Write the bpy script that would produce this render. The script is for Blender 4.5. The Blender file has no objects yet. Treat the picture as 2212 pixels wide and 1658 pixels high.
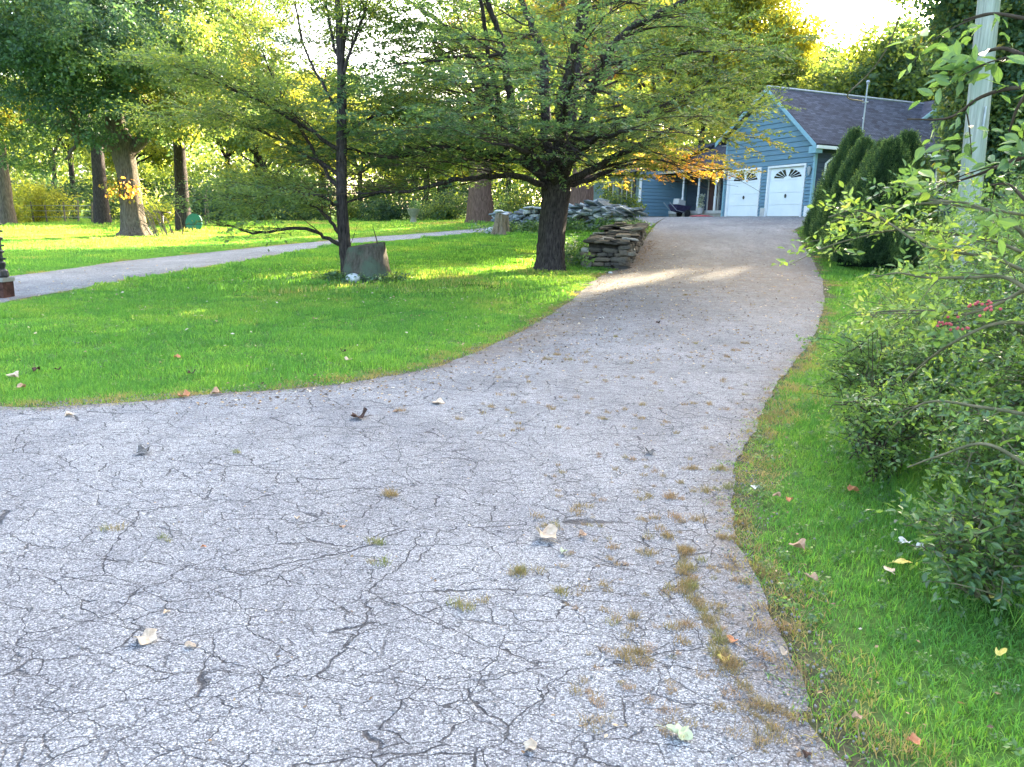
import bpy, bmesh, math, random
import numpy as np
from mathutils import Vector, Matrix, Euler
from mathutils.geometry import delaunay_2d_cdt
random.seed(7); rng = np.random.default_rng(7)
sc = bpy.context.scene
COL = sc.collection
R = math.radians

# ------------------------------------------------------------------ camera, sky, sun
FPX, CW, CH = 1640.0, 2212.0, 1658.0
PITCH, ROLL, EYE = R(11.7), R(1.7), 1.6
cd = bpy.data.cameras.new('camera'); cam = bpy.data.objects.new('camera', cd); COL.objects.link(cam)
cd.sensor_width = 36; cd.lens = 36*FPX/CW; cd.clip_start = .05; cd.clip_end = 600
Fw = Vector((0, math.cos(PITCH), -math.sin(PITCH)))
U0 = Vector((0, math.sin(PITCH), math.cos(PITCH))); R0 = Vector((1, 0, 0))
Rt = R0*math.cos(ROLL) + U0*math.sin(ROLL); Up = U0*math.cos(ROLL) - R0*math.sin(ROLL)
cam.matrix_world = Matrix.Translation((0, 0, EYE)) @ Matrix((Rt, Up, -Fw)).transposed().to_4x4()
sc.camera = cam
SUN_AZ, SUN_EL = R(33), R(20)
w = bpy.data.worlds.new('World'); sc.world = w; w.use_nodes = True
nt = w.node_tree; sky = nt.nodes.new('ShaderNodeTexSky'); sky.sky_type = 'NISHITA'; sky.sun_disc = False
sky.sun_elevation = SUN_EL; sky.sun_rotation = SUN_AZ; sky.air_density = .8; sky.dust_density = 4.5; sky.ozone_density = .3
nt.links.new(sky.outputs[0], nt.nodes['Background'].inputs[0]); nt.nodes['Background'].inputs[1].default_value = .15
sl = bpy.data.lights.new('sun', 'SUN'); sl.energy = 5.0; sl.angle = R(.6); sl.color = (1, .86, .62)
so = bpy.data.objects.new('sun', sl); COL.objects.link(so)
sdir = Vector((math.sin(SUN_AZ)*math.cos(SUN_EL), math.cos(SUN_AZ)*math.cos(SUN_EL), math.sin(SUN_EL)))
so.rotation_euler = sdir.to_track_quat('Z', 'Y').to_euler(); so.location = sdir*80
vs = sc.view_settings; vs.view_transform = 'Standard'; vs.look = 'None'; vs.exposure = 3.42; vs.gamma = 1; vs.use_curve_mapping = False
cy = sc.cycles; cy.use_denoising = True; cy.max_bounces = 8; cy.diffuse_bounces = 4; cy.transmission_bounces = 5
cy.glossy_bounces = 2; cy.caustics_reflective = False; cy.caustics_refractive = False; cy.sample_clamp_indirect = 6

# ------------------------------------------------------------------ terrain height
def P(px, py, d):
    r = Fw + Rt*((px-CW/2)/FPX) + Up*((CH/2-py)/FPX)
    return Vector((0, 0, EYE)) + r*(d/r.y)
ctrl = [(x, y, 0.) for x in (-14, -8, -3, 2, 7) for y in (-4, 1, 5, 8)]
ctrl += [tuple(P(*q)) for q in ((790, 605, 17), (1190, 588, 21), (290, 512, 38), (1330, 585, 22.5), (1770, 590, 21),
    (1748, 470, 33.5), (1562, 470, 39.3), (1650, 470, 36.2), (1378, 469, 46.4), (1065, 503, 33), (200, 482, 55), (600, 482, 56), (950, 482, 55),
    (1385, 497, 29), (1722, 490, 29), (1870, 572, 21.5), (1500, 540, 24), (1500, 580, 20), (504, 560, 24), (60, 655, 13), (1250, 680, 13.5), (1500, 503, 28), (1400, 527, 26), (1335, 535, 25.5), (1200, 545, 25))]
Zh = P(1748, 470, 33.5).z
ctrl += [(11.5, 40, Zh), (16, 36, Zh), (22, 38, Zh+.1), (26, 46, Zh+.6), (8, 52, Zh), (15, 50, Zh+.2), (12, 12, .15), (13, 20, .7), (16, 28, 1.6), (24, 20, 1.3),
         (30, 34, 2.6), (8, 11, .1), (30, 62, 5.5), (12, 66, 4.4), (36, 90, 9), (0, 78, 2.6), (0, 110, 3.5), (-40, 90, 1.1), (-80, 60, .3),
         (-80, 120, 1.5), (70, 60, 8), (60, 20, 3), (80, 120, 12), (-40, 10, -.1), (-40, 30, .1), (40, 0, .8), (-100, 0, -.3), (0, 160, 6), (0, -15, 0), (-30, -15, 0), (30, -15, .2)]
ctrl = np.array(ctrl)
def _phi(r2): return 0.5*r2*np.log(r2+1e-9)
K = len(ctrl); A = np.zeros((K+3, K+3))
A[:K, :K] = _phi(((ctrl[:, None, :2]-ctrl[None, :, :2])**2).sum(-1)) + np.eye(K)*2.0
A[:K, K] = 1; A[:K, K+1:] = ctrl[:, :2]; A[K:, :K] = A[:K, K:].T
W = np.linalg.solve(A, np.concatenate([ctrl[:, 2], np.zeros(3)]))
def hz(x, y):
    x = np.asarray(x, float); y = np.asarray(y, float); sh = x.shape
    p = np.stack([x.ravel(), y.ravel()], 1); out = np.empty(len(p))
    for i in range(0, len(p), 20000):
        q = p[i:i+20000]
        out[i:i+20000] = _phi(((q[:, None]-ctrl[None, :, :2])**2).sum(-1)) @ W[:K] + W[K] + q @ W[K+1:]
    return np.clip(out, -2, 25).reshape(sh)
def h1(x, y): return float(hz(np.array([x]), np.array([y]))[0])
def G(px, py, far=70):
    """the point of the ground where the sight line through this spot of the photograph first meets it"""
    r = Fw + Rt*((px-CW/2)/FPX) + Up*((CH/2-py)/FPX); r = r/r.y
    ys = np.concatenate([np.linspace(.8, 12, 300), np.linspace(12.02, far, 1500)])
    gap = EYE + r.z*ys - hz(r.x*ys, ys)
    k = int(np.argmax(gap < 0)) if (gap < 0).any() else len(ys)-1
    y = ys[k]
    if 0 < k and gap[k] < 0: y = ys[k-1] + (ys[k]-ys[k-1])*gap[k-1]/(gap[k-1]-gap[k])
    return Vector((r.x*y, y, h1(r.x*y, y)))

# ------------------------------------------------------------------ object helpers
def tag(o, label=None, cat=None, group=None, kind=None):
    if label: o['label'] = label
    if cat: o['category'] = cat
    if group: o['group'] = group
    if kind: o['kind'] = kind
    return o
def link(name, me, m=None, parent=None):
    o = bpy.data.objects.new(name, me); COL.objects.link(o)
    if m is not None and len(me.materials) == 0: me.materials.append(m)
    if parent is not None: o.parent = parent; o.matrix_parent_inverse = parent.matrix_basis.inverted()
    return o
def empty(name, loc, label, cat, group=None, rz=0):
    o = bpy.data.objects.new(name, None); COL.objects.link(o); o.location = loc; o.rotation_euler.z = rz; o.empty_display_size = .2
    return tag(o, label, cat, group)
def npmesh(name, V, Fs, smooth=False):
    me = bpy.data.meshes.new(name)
    V = np.asarray(V, np.float32); me.vertices.add(len(V)); me.vertices.foreach_set('co', V.ravel())
    Fs = [np.asarray(f, np.int32) for f in Fs if len(f)]
    nl = sum(f.size for f in Fs); npol = sum(len(f) for f in Fs)
    me.loops.add(nl); me.polygons.add(npol)
    me.loops.foreach_set('vertex_index', np.concatenate([f.ravel() for f in Fs]))
    ls = []; s = 0
    for f in Fs:
        ls.append(s + np.arange(len(f))*f.shape[1]); s += f.size
    me.polygons.foreach_set('loop_start', np.concatenate(ls))
    me.polygons.foreach_set('use_smooth', np.full(npol, smooth))
    me.update(calc_edges=True); me.validate()
    return me
class Acc:
    """collects vertices and faces of one mesh"""
    def __init__(s): s.V = []; s.q = []; s.t = []; s.n = 0
    def add(s, V, q=None, t=None):
        V = np.asarray(V, float); s.V.append(V)
        if q is not None and len(q): s.q.append(np.asarray(q)+s.n)
        if t is not None and len(t): s.t.append(np.asarray(t)+s.n)
        s.n += len(V)
    def tube(s, pts, rad, sides=6, cap=True):
        pts = np.asarray(pts, float); n = len(pts)
        T = np.gradient(pts, axis=0); T /= np.linalg.norm(T, axis=1)[:, None]+1e-9
        ref = np.array([0, 0, 1.]) if abs(T[:, 2]).mean() < .8 else np.array([1., 0, 0])
        A_ = np.cross(T, ref); A_ /= np.linalg.norm(A_, axis=1)[:, None]+1e-9; B_ = np.cross(T, A_)
        an = np.arange(sides)*2*math.pi/sides
        rad = np.broadcast_to(np.asarray(rad, float), (n,)) if np.ndim(rad) < 2 else np.asarray(rad)
        rr = rad[:, None] if rad.ndim == 1 else rad
        V = pts[:, None] + (np.cos(an)*rr)[..., None]*A_[:, None] + (np.sin(an)*rr)[..., None]*B_[:, None]
        i = np.arange(n-1)[:, None]*sides; j = np.arange(sides)[None]; k = (j+1) % sides
        q = np.stack([i+j, i+k, i+sides+k, i+sides+j], -1).reshape(-1, 4)
        V = V.reshape(-1, 3); t = None
        if cap:
            V = np.vstack([V, pts[0], pts[-1]]); a = n*sides
            t = np.array([[a, (j_+1) % sides, j_] for j_ in range(sides)] + [[a+1, (n-1)*sides+j_, (n-1)*sides+(j_+1) % sides] for j_ in range(sides)])
        s.add(V, q, t)
    def box(s, c, sz, M=None):
        x, y, z = np.array(sz)/2
        V = np.array([[a, b, d] for a in (-x, x) for b in (-y, y) for d in (-z, z)])
        if M is not None: V = V @ np.asarray(M).T
        s.add(V+np.array(c), [[0, 1, 3, 2], [4, 6, 7, 5], [0, 4, 5, 1], [2, 3, 7, 6], [0, 2, 6, 4], [1, 5, 7, 3]])
    def build(s, name, m=None, parent=None, smooth=False):
        me = npmesh(name, np.concatenate(s.V), [np.concatenate(s.q) if s.q else [], np.concatenate(s.t) if s.t else []], smooth)
        return link(name, me, m, parent)

# ------------------------------------------------------------------ materials
def mat(name):
    m = bpy.data.materials.new(name); m.use_nodes = True; n = m.node_tree; n.nodes.clear()
    o = n.nodes.new('ShaderNodeOutputMaterial'); return m, n, o
def nd(n, t, **k):
    x = n.nodes.new(t)
    for a, v in k.items():
        if a.startswith('i_'):
            key = a[2:].replace('_', ' ')
            x.inputs[key if key in x.inputs else int(key)].default_value = v
        else: setattr(x, a, v)
    return x
def ramp(n, src, stops, interp='LINEAR'):
    r = n.nodes.new('ShaderNodeValToRGB'); r.color_ramp.interpolation = interp; e = r.color_ramp.elements
    while len(e) < len(stops): e.new(.5)
    for k, (p, c) in zip(e, stops): k.position = p; k.color = (*c, 1) if len(c) == 3 else c
    n.links.new(src, r.inputs[0]); return r.outputs[0]
def math_(n, op, a, b=None, c=None, clamp=False):
    x = nd(n, 'ShaderNodeMath', operation=op, use_clamp=clamp)
    for i, v in enumerate((a, b, c)):
        if v is None: continue
        if isinstance(v, (int, float)): x.inputs[i].default_value = v
        else: n.links.new(v, x.inputs[i])
    return x.outputs[0]
def mix(n, f, a, b, blend='MIX'):
    x = nd(n, 'ShaderNodeMix', data_type='RGBA', blend_type=blend)
    for i, v in ((0, f), (6, a), (7, b)):
        if isinstance(v, (int, float)): x.inputs[i].default_value = v
        elif isinstance(v, tuple): x.inputs[i].default_value = (*v, 1)
        else: n.links.new(v, x.inputs[i])
    return x.outputs[2]
def noise(n, vec, scale, detail=4, rough=.55, dist=0):
    x = nd(n, 'ShaderNodeTexNoise', i_Scale=scale, i_Detail=detail, i_Roughness=rough, i_Distortion=dist)
    if vec is not None: n.links.new(vec, x.inputs['Vector'])
    return x.outputs['Fac']
def mapping(n, vec, scale=(1, 1, 1), rot=(0, 0, 0)):
    x = nd(n, 'ShaderNodeMapping'); x.inputs['Scale'].default_value = scale; x.inputs['Rotation'].default_value = rot
    n.links.new(vec, x.inputs[0]); return x.outputs[0]
def principled(n, o, color, rough=.8, bump=None, bstr=.5, bdist=.01, spec=.3, metal=0):
    p = nd(n, 'ShaderNodeBsdfPrincipled'); p.inputs['Specular IOR Level'].default_value = spec; p.inputs['Metallic'].default_value = metal
    for k, v in (('Base Color', color), ('Roughness', rough)):
        if isinstance(v, tuple): p.inputs[k].default_value = (*v, 1)
        elif isinstance(v, (int, float)): p.inputs[k].default_value = v
        else: n.links.new(v, p.inputs[k])
    if bump is not None:
        b = nd(n, 'ShaderNodeBump'); b.inputs['Strength'].default_value = bstr; b.inputs['Distance'].default_value = bdist
        n.links.new(bump, b.inputs['Height']); n.links.new(b.outputs[0], p.inputs['Normal'])
    n.links.new(p.outputs[0], o.inputs[0]); return p
def obj_co(n): return nd(n, 'ShaderNodeTexCoord').outputs['Object']
def gen_mat(name, c1, c2, scale=6, rough=.7, bstr=.2, spec=.3, stretch=(1, 1, 1), metal=0, rand=0.0):
    m, n, o = mat(name); v = mapping(n, obj_co(n), stretch)
    f = noise(n, v, scale, 6, .6); c = ramp(n, f, [(.3, c1), (.7, c2)])
    if rand:
        oi = nd(n, 'ShaderNodeObjectInfo').outputs['Random']
        hs = nd(n, 'ShaderNodeHueSaturation'); n.links.new(c, hs.inputs['Color'])
        n.links.new(math_(n, 'ADD', math_(n, 'MULTIPLY', oi, rand), 1-rand/2), hs.inputs['Value']); c = hs.outputs[0]
    principled(n, o, c, rough, f, bstr, .035 if 'bark' in name else .01, spec, metal); return m
def leaf_mat(name, stops, trans=.45, tsat=1.0, rough=.5, spec=.25, vary=.5):
    """foliage: each clump carries its own tint; light passes through the blades"""
    m, n, o = mat(name)
    at = nd(n, 'ShaderNodeAttribute', attribute_type='INSTANCER', attribute_name='tint')
    ge = nd(n, 'ShaderNodeNewGeometry')
    t = math_(n, 'ADD', at.outputs['Fac'], math_(n, 'MULTIPLY', math_(n, 'SUBTRACT', ge.outputs['Random Per Island'], .5), vary*.5), clamp=True)
    c = ramp(n, t, stops)
    hs = nd(n, 'ShaderNodeHueSaturation'); n.links.new(c, hs.inputs['Color'])
    n.links.new(math_(n, 'ADD', math_(n, 'MULTIPLY', ge.outputs['Random Per Island'], vary), 1-vary*.5), hs.inputs['Value'])
    p = nd(n, 'ShaderNodeBsdfPrincipled'); p.inputs['Roughness'].default_value = rough; p.inputs['Specular IOR Level'].default_value = spec
    n.links.new(hs.outputs[0], p.inputs['Base Color'])
    tr = nd(n, 'ShaderNodeBsdfTranslucent')
    tc = mix(n, 1.0, hs.outputs[0], (1.12*tsat, 1.1, .5), 'MULTIPLY'); tc2 = mix(n, 1.0, tc, (1.8, 1.8, 1.8), 'MULTIPLY')
    n.links.new(tc2, tr.inputs[0])
    mx = nd(n, 'ShaderNodeMixShader'); mx.inputs[0].default_value = trans
    n.links.new(p.outputs[0], mx.inputs[1]); n.links.new(tr.outputs[0], mx.inputs[2]); n.links.new(mx.outputs[0], o.inputs[0])
    return m
M = {}
M['bark_dark'] = gen_mat('bark_dark', (.012, .010, .011), (.085, .072, .068), 9, .95, .9, .1, (3, 3, .6))
M['bark_grey'] = gen_mat('bark_grey', (.045, .038, .03), (.17, .145, .115), 7, .95, .9, .1, (3, 3, .5))
M['bark_red'] = gen_mat('bark_red', (.06, .035, .025), (.2, .13, .1), 7, .95, .9, .1, (4, 4, .35))
M['twig'] = gen_mat('twig', (.03, .022, .016), (.09, .07, .05), 20, .9, .3, .1)
M['cane'] = gen_mat('cane', (.06, .07, .03), (.2, .17, .1), 14, .8, .3, .2)
GREEN = [(0, (.045, .095, .07)), (.35, (.08, .145, .075)), (.62, (.15, .2, .055)), (.85, (.27, .25, .045)), (1, (.46, .22, .06))]
M['leaf'] = leaf_mat('leaf', GREEN, .42)
M['leaf_bg'] = leaf_mat('leaf_bg', [(0, (.03, .06, .045)), (.4, (.075, .13, .065)), (.7, (.19, .23, .05)), (1, (.4, .36, .06))], .5)
M['leaf_near'] = leaf_mat('leaf_near', [(0, (.045, .10, .06)), (.5, (.12, .21, .06)), (.85, (.25, .34, .07)), (1, (.46, .44, .1))], .4, rough=.36, spec=.6)
M['leaf_cypress'] = leaf_mat('leaf_cypress', [(0, (.03, .065, .035)), (.6, (.075, .14, .055)), (1, (.18, .26, .08))], .25, vary=.7)
M['grass'] = leaf_mat('grass', [(0, (.07, .19, .05)), (.35, (.12, .28, .055)), (.62, (.2, .34, .06)), (.82, (.32, .3, .1)), (1, (.3, .21, .13))], .4, rough=.55)
M['dry'] = leaf_mat('dry', [(0, (.16, .2, .06)), (.4, (.26, .2, .09)), (1, (.3, .19, .12))], .25)
M['litter'] = leaf_mat('litter', [(0, (.05, .035, .025)), (.4, (.2, .12, .06)), (.75, (.42, .3, .16)), (1, (.6, .52, .4))], .15)

# ------------------------------------------------------------------ instancing for foliage that cannot be counted
TEMPL = bpy.data.collections.new('foliage_pieces')
def templ_coll(name, meshes):
    c = bpy.data.collections.new(name)
    for i, me in enumerate(meshes):
        o = bpy.data.objects.new('%s_%02d' % (name, i), me); c.objects.link(o)
    return c
def scatter(name, pos, rot, scl, tint, coll, parent=None, kind='stuff'):
    pos = np.asarray(pos, np.float32); n = len(pos)
    me = bpy.data.meshes.new(name); me.vertices.add(n); me.vertices.foreach_set('co', pos.ravel())
    scl = np.asarray(scl, np.float32)
    if scl.ndim == 1: scl = np.repeat(scl[:, None], 3, 1)
    for nm, ty, dat in (('rot', 'FLOAT_VECTOR', np.asarray(rot, np.float32)), ('scl', 'FLOAT_VECTOR', scl)):
        me.attributes.new(nm, ty, 'POINT').data.foreach_set('vector', dat.ravel())
    me.attributes.new('tint', 'FLOAT', 'POINT').data.foreach_set('value', np.clip(np.asarray(tint, np.float32), 0, 1))
    me.attributes.new('idx', 'INT', 'POINT').data.foreach_set('value', rng.integers(0, len(coll.objects), n).astype(np.int32))
    for m in coll.objects[0].data.materials: me.materials.append(m)
    o = bpy.data.objects.new(name, me); COL.objects.link(o)
    if parent is not None: o.parent = parent; o.matrix_parent_inverse = parent.matrix_basis.inverted()
    if kind: o['kind'] = kind
    ng = bpy.data.node_groups.get('gn_'+coll.name)
    if ng is None:
        ng = bpy.data.node_groups.new('gn_'+coll.name, 'GeometryNodeTree')
        ng.interface.new_socket('Geometry', in_out='INPUT', socket_type='NodeSocketGeometry')
        ng.interface.new_socket('Geometry', in_out='OUTPUT', socket_type='NodeSocketGeometry')
        N = ng.nodes; gi = N.new('NodeGroupInput'); go = N.new('NodeGroupOutput'); ip = N.new('GeometryNodeInstanceOnPoints')
        ci = N.new('GeometryNodeCollectionInfo'); ci.inputs[0].default_value = coll; ci.inputs[1].default_value = True; ci.inputs[2].default_value = True
        def na(nm, ty):
            a = N.new('GeometryNodeInputNamedAttribute'); a.data_type = ty; a.inputs[0].default_value = nm; return a.outputs[0]
        L = ng.links; L.new(gi.outputs[0], ip.inputs['Points']); L.new(ci.outputs[0], ip.inputs['Instance']); ip.inputs['Pick Instance'].default_value = True
        L.new(na('idx', 'INT'), ip.inputs['Instance Index']); L.new(na('rot', 'FLOAT_VECTOR'), ip.inputs['Rotation']); L.new(na('scl', 'FLOAT_VECTOR'), ip.inputs['Scale'])
        L.new(ip.outputs[0], go.inputs[0])
    md = o.modifiers.new('scatter', 'NODES'); md.node_group = ng
    return o

def diamond_leaf(A_, base, d, nrm, L, wd, detail=False):
    """one leaf: folded blade from base along d"""
    d = d/np.linalg.norm(d); s = np.cross(nrm, d); s /= np.linalg.norm(s)+1e-9; n2 = np.cross(d, s)
    if not detail:
        V = [base, base+d*L*.45+s*wd/2+n2*L*.06, base+d*L, base+d*L*.45-s*wd/2+n2*L*.06]
        A_.add(V, None, [[0, 1, 2], [0, 2, 3]])
    else:
        pr = [(0, 0), (.18, .62), (.45, 1), (.72, .72), (1, 0)]
        mid = [base+d*L*t - n2*L*.12*t*t for t, _ in pr]
        lf = [mid[i]+s*wd/2*pr[i][1]+n2*wd*.18*pr[i][1] for i in (1, 2, 3)]; rt = [mid[i]-s*wd/2*pr[i][1]+n2*wd*.18*pr[i][1] for i in (1, 2, 3)]
        V = mid+lf+rt
        A_.add(V, [[1, 2, 6, 5], [2, 3, 7, 6], [2, 1, 8, 9], [3, 2, 9, 10]], [[0, 1, 5], [0, 8, 1], [3, 4, 7], [3, 10, 4]])
def rand_unit(r_):
    v = r_.normal(size=3); return v/np.linalg.norm(v)
def spray(name, m, n=14, L=.45, leaf=.07, wd=.035, flat=.25, detail=False, stem=True, seed=0, spread=1.0):
    """a leafy twig along +x, leaves alternating left and right"""
    r_ = np.random.default_rng(seed); a = Acc()
    for i in range(n):
        t = (i+.5)/n; side = 1 if i % 2 else -1
        b = np.array([L*t, 0, -.12*L*t*t]) + r_.normal(size=3)*L*.03*spread
        d = np.array([.55+.3*r_.random(), side*(.8+.3*r_.random()), r_.normal()*flat]); 
        if i == n-1: d = np.array([1, 0, -.1])
        nn = np.array([0, 0, 1.])+r_.normal(size=3)*flat*1.3
        k = .7+.5*r_.random()
        diamond_leaf(a, b, d, nn, leaf*k, wd*k, detail)
    if stem:
        w_ = L*.009
        a.add([[0, -w_, 0], [0, w_, 0], [L, 0, -.12*L]], None, [[0, 1, 2]])
    me = npmesh(name, np.concatenate(a.V), [np.concatenate(a.q) if a.q else [], np.concatenate(a.t)]); me.materials.append(m); return me
def clump(name, m, n=60, rad=.8, leaf=.16, wd=.1, seed=0, flat=.6):
    """a rounded bunch of leaves"""
    r_ = np.random.default_rng(seed); a = Acc()
    for i in range(n):
        u = rand_unit(r_); b = u*rad*(r_.random()**.5)*np.array([1, 1, flat])
        nn = u+np.array([0, 0, .6])+r_.normal(size=3)*.5; d = np.cross(nn, rand_unit(r_))
        k = .6+.7*r_.random(); diamond_leaf(a, b, d, nn/np.linalg.norm(nn), leaf*k, wd*k)
    me = npmesh(name, np.concatenate(a.V), [[], np.concatenate(a.t)]); me.materials.append(m); return me
def blades(name, m, n, rad, h, wd, seed, lean=.5, seg=2):
    r_ = np.random.default_rng(seed); Vs = []; Ts = []; Qs = []; k = 0
    for i in range(n):
        rr = rad*math.sqrt(r_.random()); an = r_.random()*6.283; x, y = rr*math.cos(an), rr*math.sin(an)
        hh = h*(.45+.75*r_.random()); a2 = r_.random()*6.283; a3 = r_.random()*6.283; ln = lean*hh*(.2+r_.random())
        wx, wy = wd/2*math.cos(a3), wd/2*math.sin(a3); dx, dy = math.cos(a2)*ln, math.sin(a2)*ln
        Vs += [[x-wx, y-wy, -.01], [x+wx, y+wy, -.01], [x+dx*.35+wx*.8, y+dy*.35+wy*.8, hh*.6], [x+dx*.35-wx*.8, y+dy*.35-wy*.8, hh*.6], [x+dx, y+dy, hh*.95]]
        Qs.append([k, k+1, k+2, k+3]); Ts.append([k+3, k+2, k+4]); k += 5
    me = npmesh(name, Vs, [Qs, Ts]); me.materials.append(m); return me

C_spray = templ_coll('leaf_spray', [spray('leaf_spray', M['leaf'], 22, .56, .1, .05, .3, seed=i) for i in range(5)])
C_fine = templ_coll('fine_spray', [spray('fine_spray', M['leaf'], 12, .42, .06, .03, .35, seed=20+i) for i in range(4)])
C_oak = templ_coll('oak_clump', [clump('oak_clump', M['leaf'], 60, .6, .16, .095, seed=40+i) for i in range(4)])
C_bg = templ_coll('wood_clump', [clump('wood_clump', M['leaf_bg'], 56, 1.0, .27, .17, seed=60+i, flat=.7) for i in range(5)])
C_cyp = templ_coll('cypress_fan', [spray('cypress_fan', M['leaf_cypress'], 16, .17, .06, .014, .35, stem=False, seed=80+i) for i in range(4)])
C_bush = templ_coll('shrub_spray', [spray('shrub_spray', M['leaf_near'], 8, .15, .03, .016, .5, True, seed=100+i) for i in range(5)])
C_arch = templ_coll('arch_spray', [spray('arch_spray', M['leaf_near'], 6, .14, .042, .02, .45, True, seed=120+i) for i in range(5)])
C_big = templ_coll('broad_spray', [spray('broad_spray', M['leaf_near'], 5, .22, .085, .038, .5, True, seed=140+i) for i in range(4)])
C_vine = templ_coll('vine_clump', [clump('vine_clump', M['leaf'], 40, .35, .1, .07, seed=160+i, flat=1) for i in range(4)])
C_gA = templ_coll('grass_near', [blades('grass_near', M['grass'], 70, .12, .06, .0045, 200+i, .9) for i in range(5)])
C_gB = templ_coll('grass_mid', [blades('grass_mid', M['grass'], 170, .26, .055, .009, 210+i, .8) for i in range(5)])
C_gC = templ_coll('grass_far', [blades('grass_far', M['grass'], 260, .65, .075, .022, 220+i, .8) for i in range(5)])
C_dry = templ_coll('dry_tuft', [blades('dry_tuft', M['dry'], 40, .045, .05, .003, 230+i, 1.5) for i in range(4)])
def flake(name, seed):
    a = Acc(); r_ = np.random.default_rng(seed)
    diamond_leaf(a, np.array([-.02, 0, .004]), np.array([1, 0, .1*r_.normal()]), np.array([.2*r_.normal(), .2*r_.normal(), 1]), .045, .028)
    me = npmesh(name, np.concatenate(a.V), [[], np.concatenate(a.t)]); me.materials.append(M['litter']); return me
C_flake = templ_coll('leaf_flake', [flake('leaf_flake', 240+i) for i in range(4)])

# ------------------------------------------------------------------ ground, drive and lane
def cat_rom(pts, per=8):
    p = [np.array(q, float) for q in pts]; p = [2*p[0]-p[1]]+p+[2*p[-1]-p[-2]]; out = []
    for i in range(1, len(p)-2):
        for t in np.linspace(0, 1, per, endpoint=False):
            out.append(.5*((2*p[i])+(p[i+1]-p[i-1])*t+(2*p[i-1]-5*p[i]+4*p[i+1]-p[i+2])*t*t+(3*p[i]-p[i-1]-3*p[i+1]+p[i+2])*t**3))
    out.append(p[-2]); return np.array(out)
def g2(L): return [tuple(G(*q)[:2]) for q in L]
eL = g2([(0, 883), (130, 880), (250, 874), (360, 866), (480, 853), (600, 845), (700, 836), (830, 818), (950, 793), (1060, 752), (1150, 704), (1230, 652), (1290, 604), (1350, 560), (1392, 522)])
eR = g2([(1812, 1657), (1750, 1530), (1682, 1400), (1640, 1290), (1595, 1160), (1585, 1060), (1602, 980), (1650, 885), (1703, 800), (1760, 720), (1781, 655), (1768, 590), (1738, 535), (1716, 497)])
# house frame: origin at the garage corner nearest the camera, s along the door side, t along the long side
Hc = np.array(P(1748, 470, 33.5)); HA = np.array([-math.sin(R(21)), math.cos(R(21)), 0]); HB = np.array([HA[1], -HA[0], 0])
def Hw(s, t, z=0.): return Hc + HA*s + HB*t + np.array([0, 0, z])
far_pad = [tuple(Hw(s, t)[:2]) for s, t in ((-1.0, .0), (-.4, .12), (6.3, .12), (6.35, 1.0), (13.9, 1.0), (13.9, -.5), (13.0, -3.2))]
wl = [tuple(P(1440, 487, 36)[:2]), tuple(P(1405, 500, 30)[:2])]
sL = cat_rom([(-16, eL[0][1]+.3), (-8, eL[0][1]+.1)]+eL, 6); sR = cat_rom([(1.55, -4), (1.5, 0)]+eR, 6)
rw = np.random.default_rng(3)
def rag(p, amp):
    out = []
    for a_, b_ in zip(p[:-1], p[1:]):
        k = max(1, int(np.linalg.norm(b_-a_)/(.06 if a_[1] < 9 else .15)))
        out += [a_+(b_-a_)*t/k for t in range(k)]
    q = np.array(out+[p[-1]]); n_ = len(q); x = np.arange(n_)
    w_ = sum(np.sin(x*f+rw.random()*6)*g for f, g in ((.11, 1.), (.27, .7), (.6, .45), (1.3, .3), (2.4, .25)))
    q[:, 0] += w_*amp; q[:, 1] += np.roll(w_, 7)*amp*.5; return q
drive_poly = [(-16., -4.)]+[tuple(q) for q in rag(sL, .022)]+wl+far_pad[::-1]+[tuple(q) for q in rag(sR, .018)[::-1]]
lb = g2([(20, 599), (120, 586), (262, 566), (400, 552), (504, 541), (600, 531), (700, 522), (800, 513), (890, 507)])
lf = g2([(5, 657), (46, 647), (171, 626), (341, 596), (504, 569), (640, 545), (735, 530), (850, 521), (930, 514)])
ex = P(1075, 500, 33.5); ex2 = P(1075, 494, 37)
lane_poly = [tuple(np.array(lf[0])+(-9, -4.5))]+[tuple(q) for q in cat_rom(lf, 5)]+[tuple(ex[:2]), (4.5, 37.), (5., 41.), tuple(ex2[:2])]+[tuple(q) for q in cat_rom(lb, 5)[::-1]]+[tuple(np.array(lb[0])+(-9, -4.2))]
def in_poly(x, y, poly):
    x = np.asarray(x); y = np.asarray(y); ins = np.zeros(x.shape, bool); n = len(poly)
    for i in range(n):
        x1, y1 = poly[i]; x2, y2 = poly[(i+1) % n]
        c = ((y1 > y) != (y2 > y)); 
        if y1 != y2: ins ^= c & (x < (x2-x1)*(y-y1)/(y2-y1)+x1)
    return ins
def dist_poly(x, y, poly):
    x = np.asarray(x, float); d = np.full(x.shape, 1e9); n = len(poly)
    for i in range(n):
        a = np.array(poly[i]); b = np.array(poly[(i+1) % n]); ab = b-a; L2 = (ab**2).sum()+1e-9
        t = np.clip(((x-a[0])*ab[0]+(y-a[1])*ab[1])/L2, 0, 1)
        d = np.minimum(d, np.hypot(x-a[0]-t*ab[0], y-a[1]-t*ab[1]))
    return d
def off_road(x, y):
    """signed distance to paving: positive on grass"""
    d = np.minimum(dist_poly(x, y, drive_poly), dist_poly(x, y, lane_poly))
    return np.where(in_poly(x, y, drive_poly) | in_poly(x, y, lane_poly), -d, d)
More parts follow.
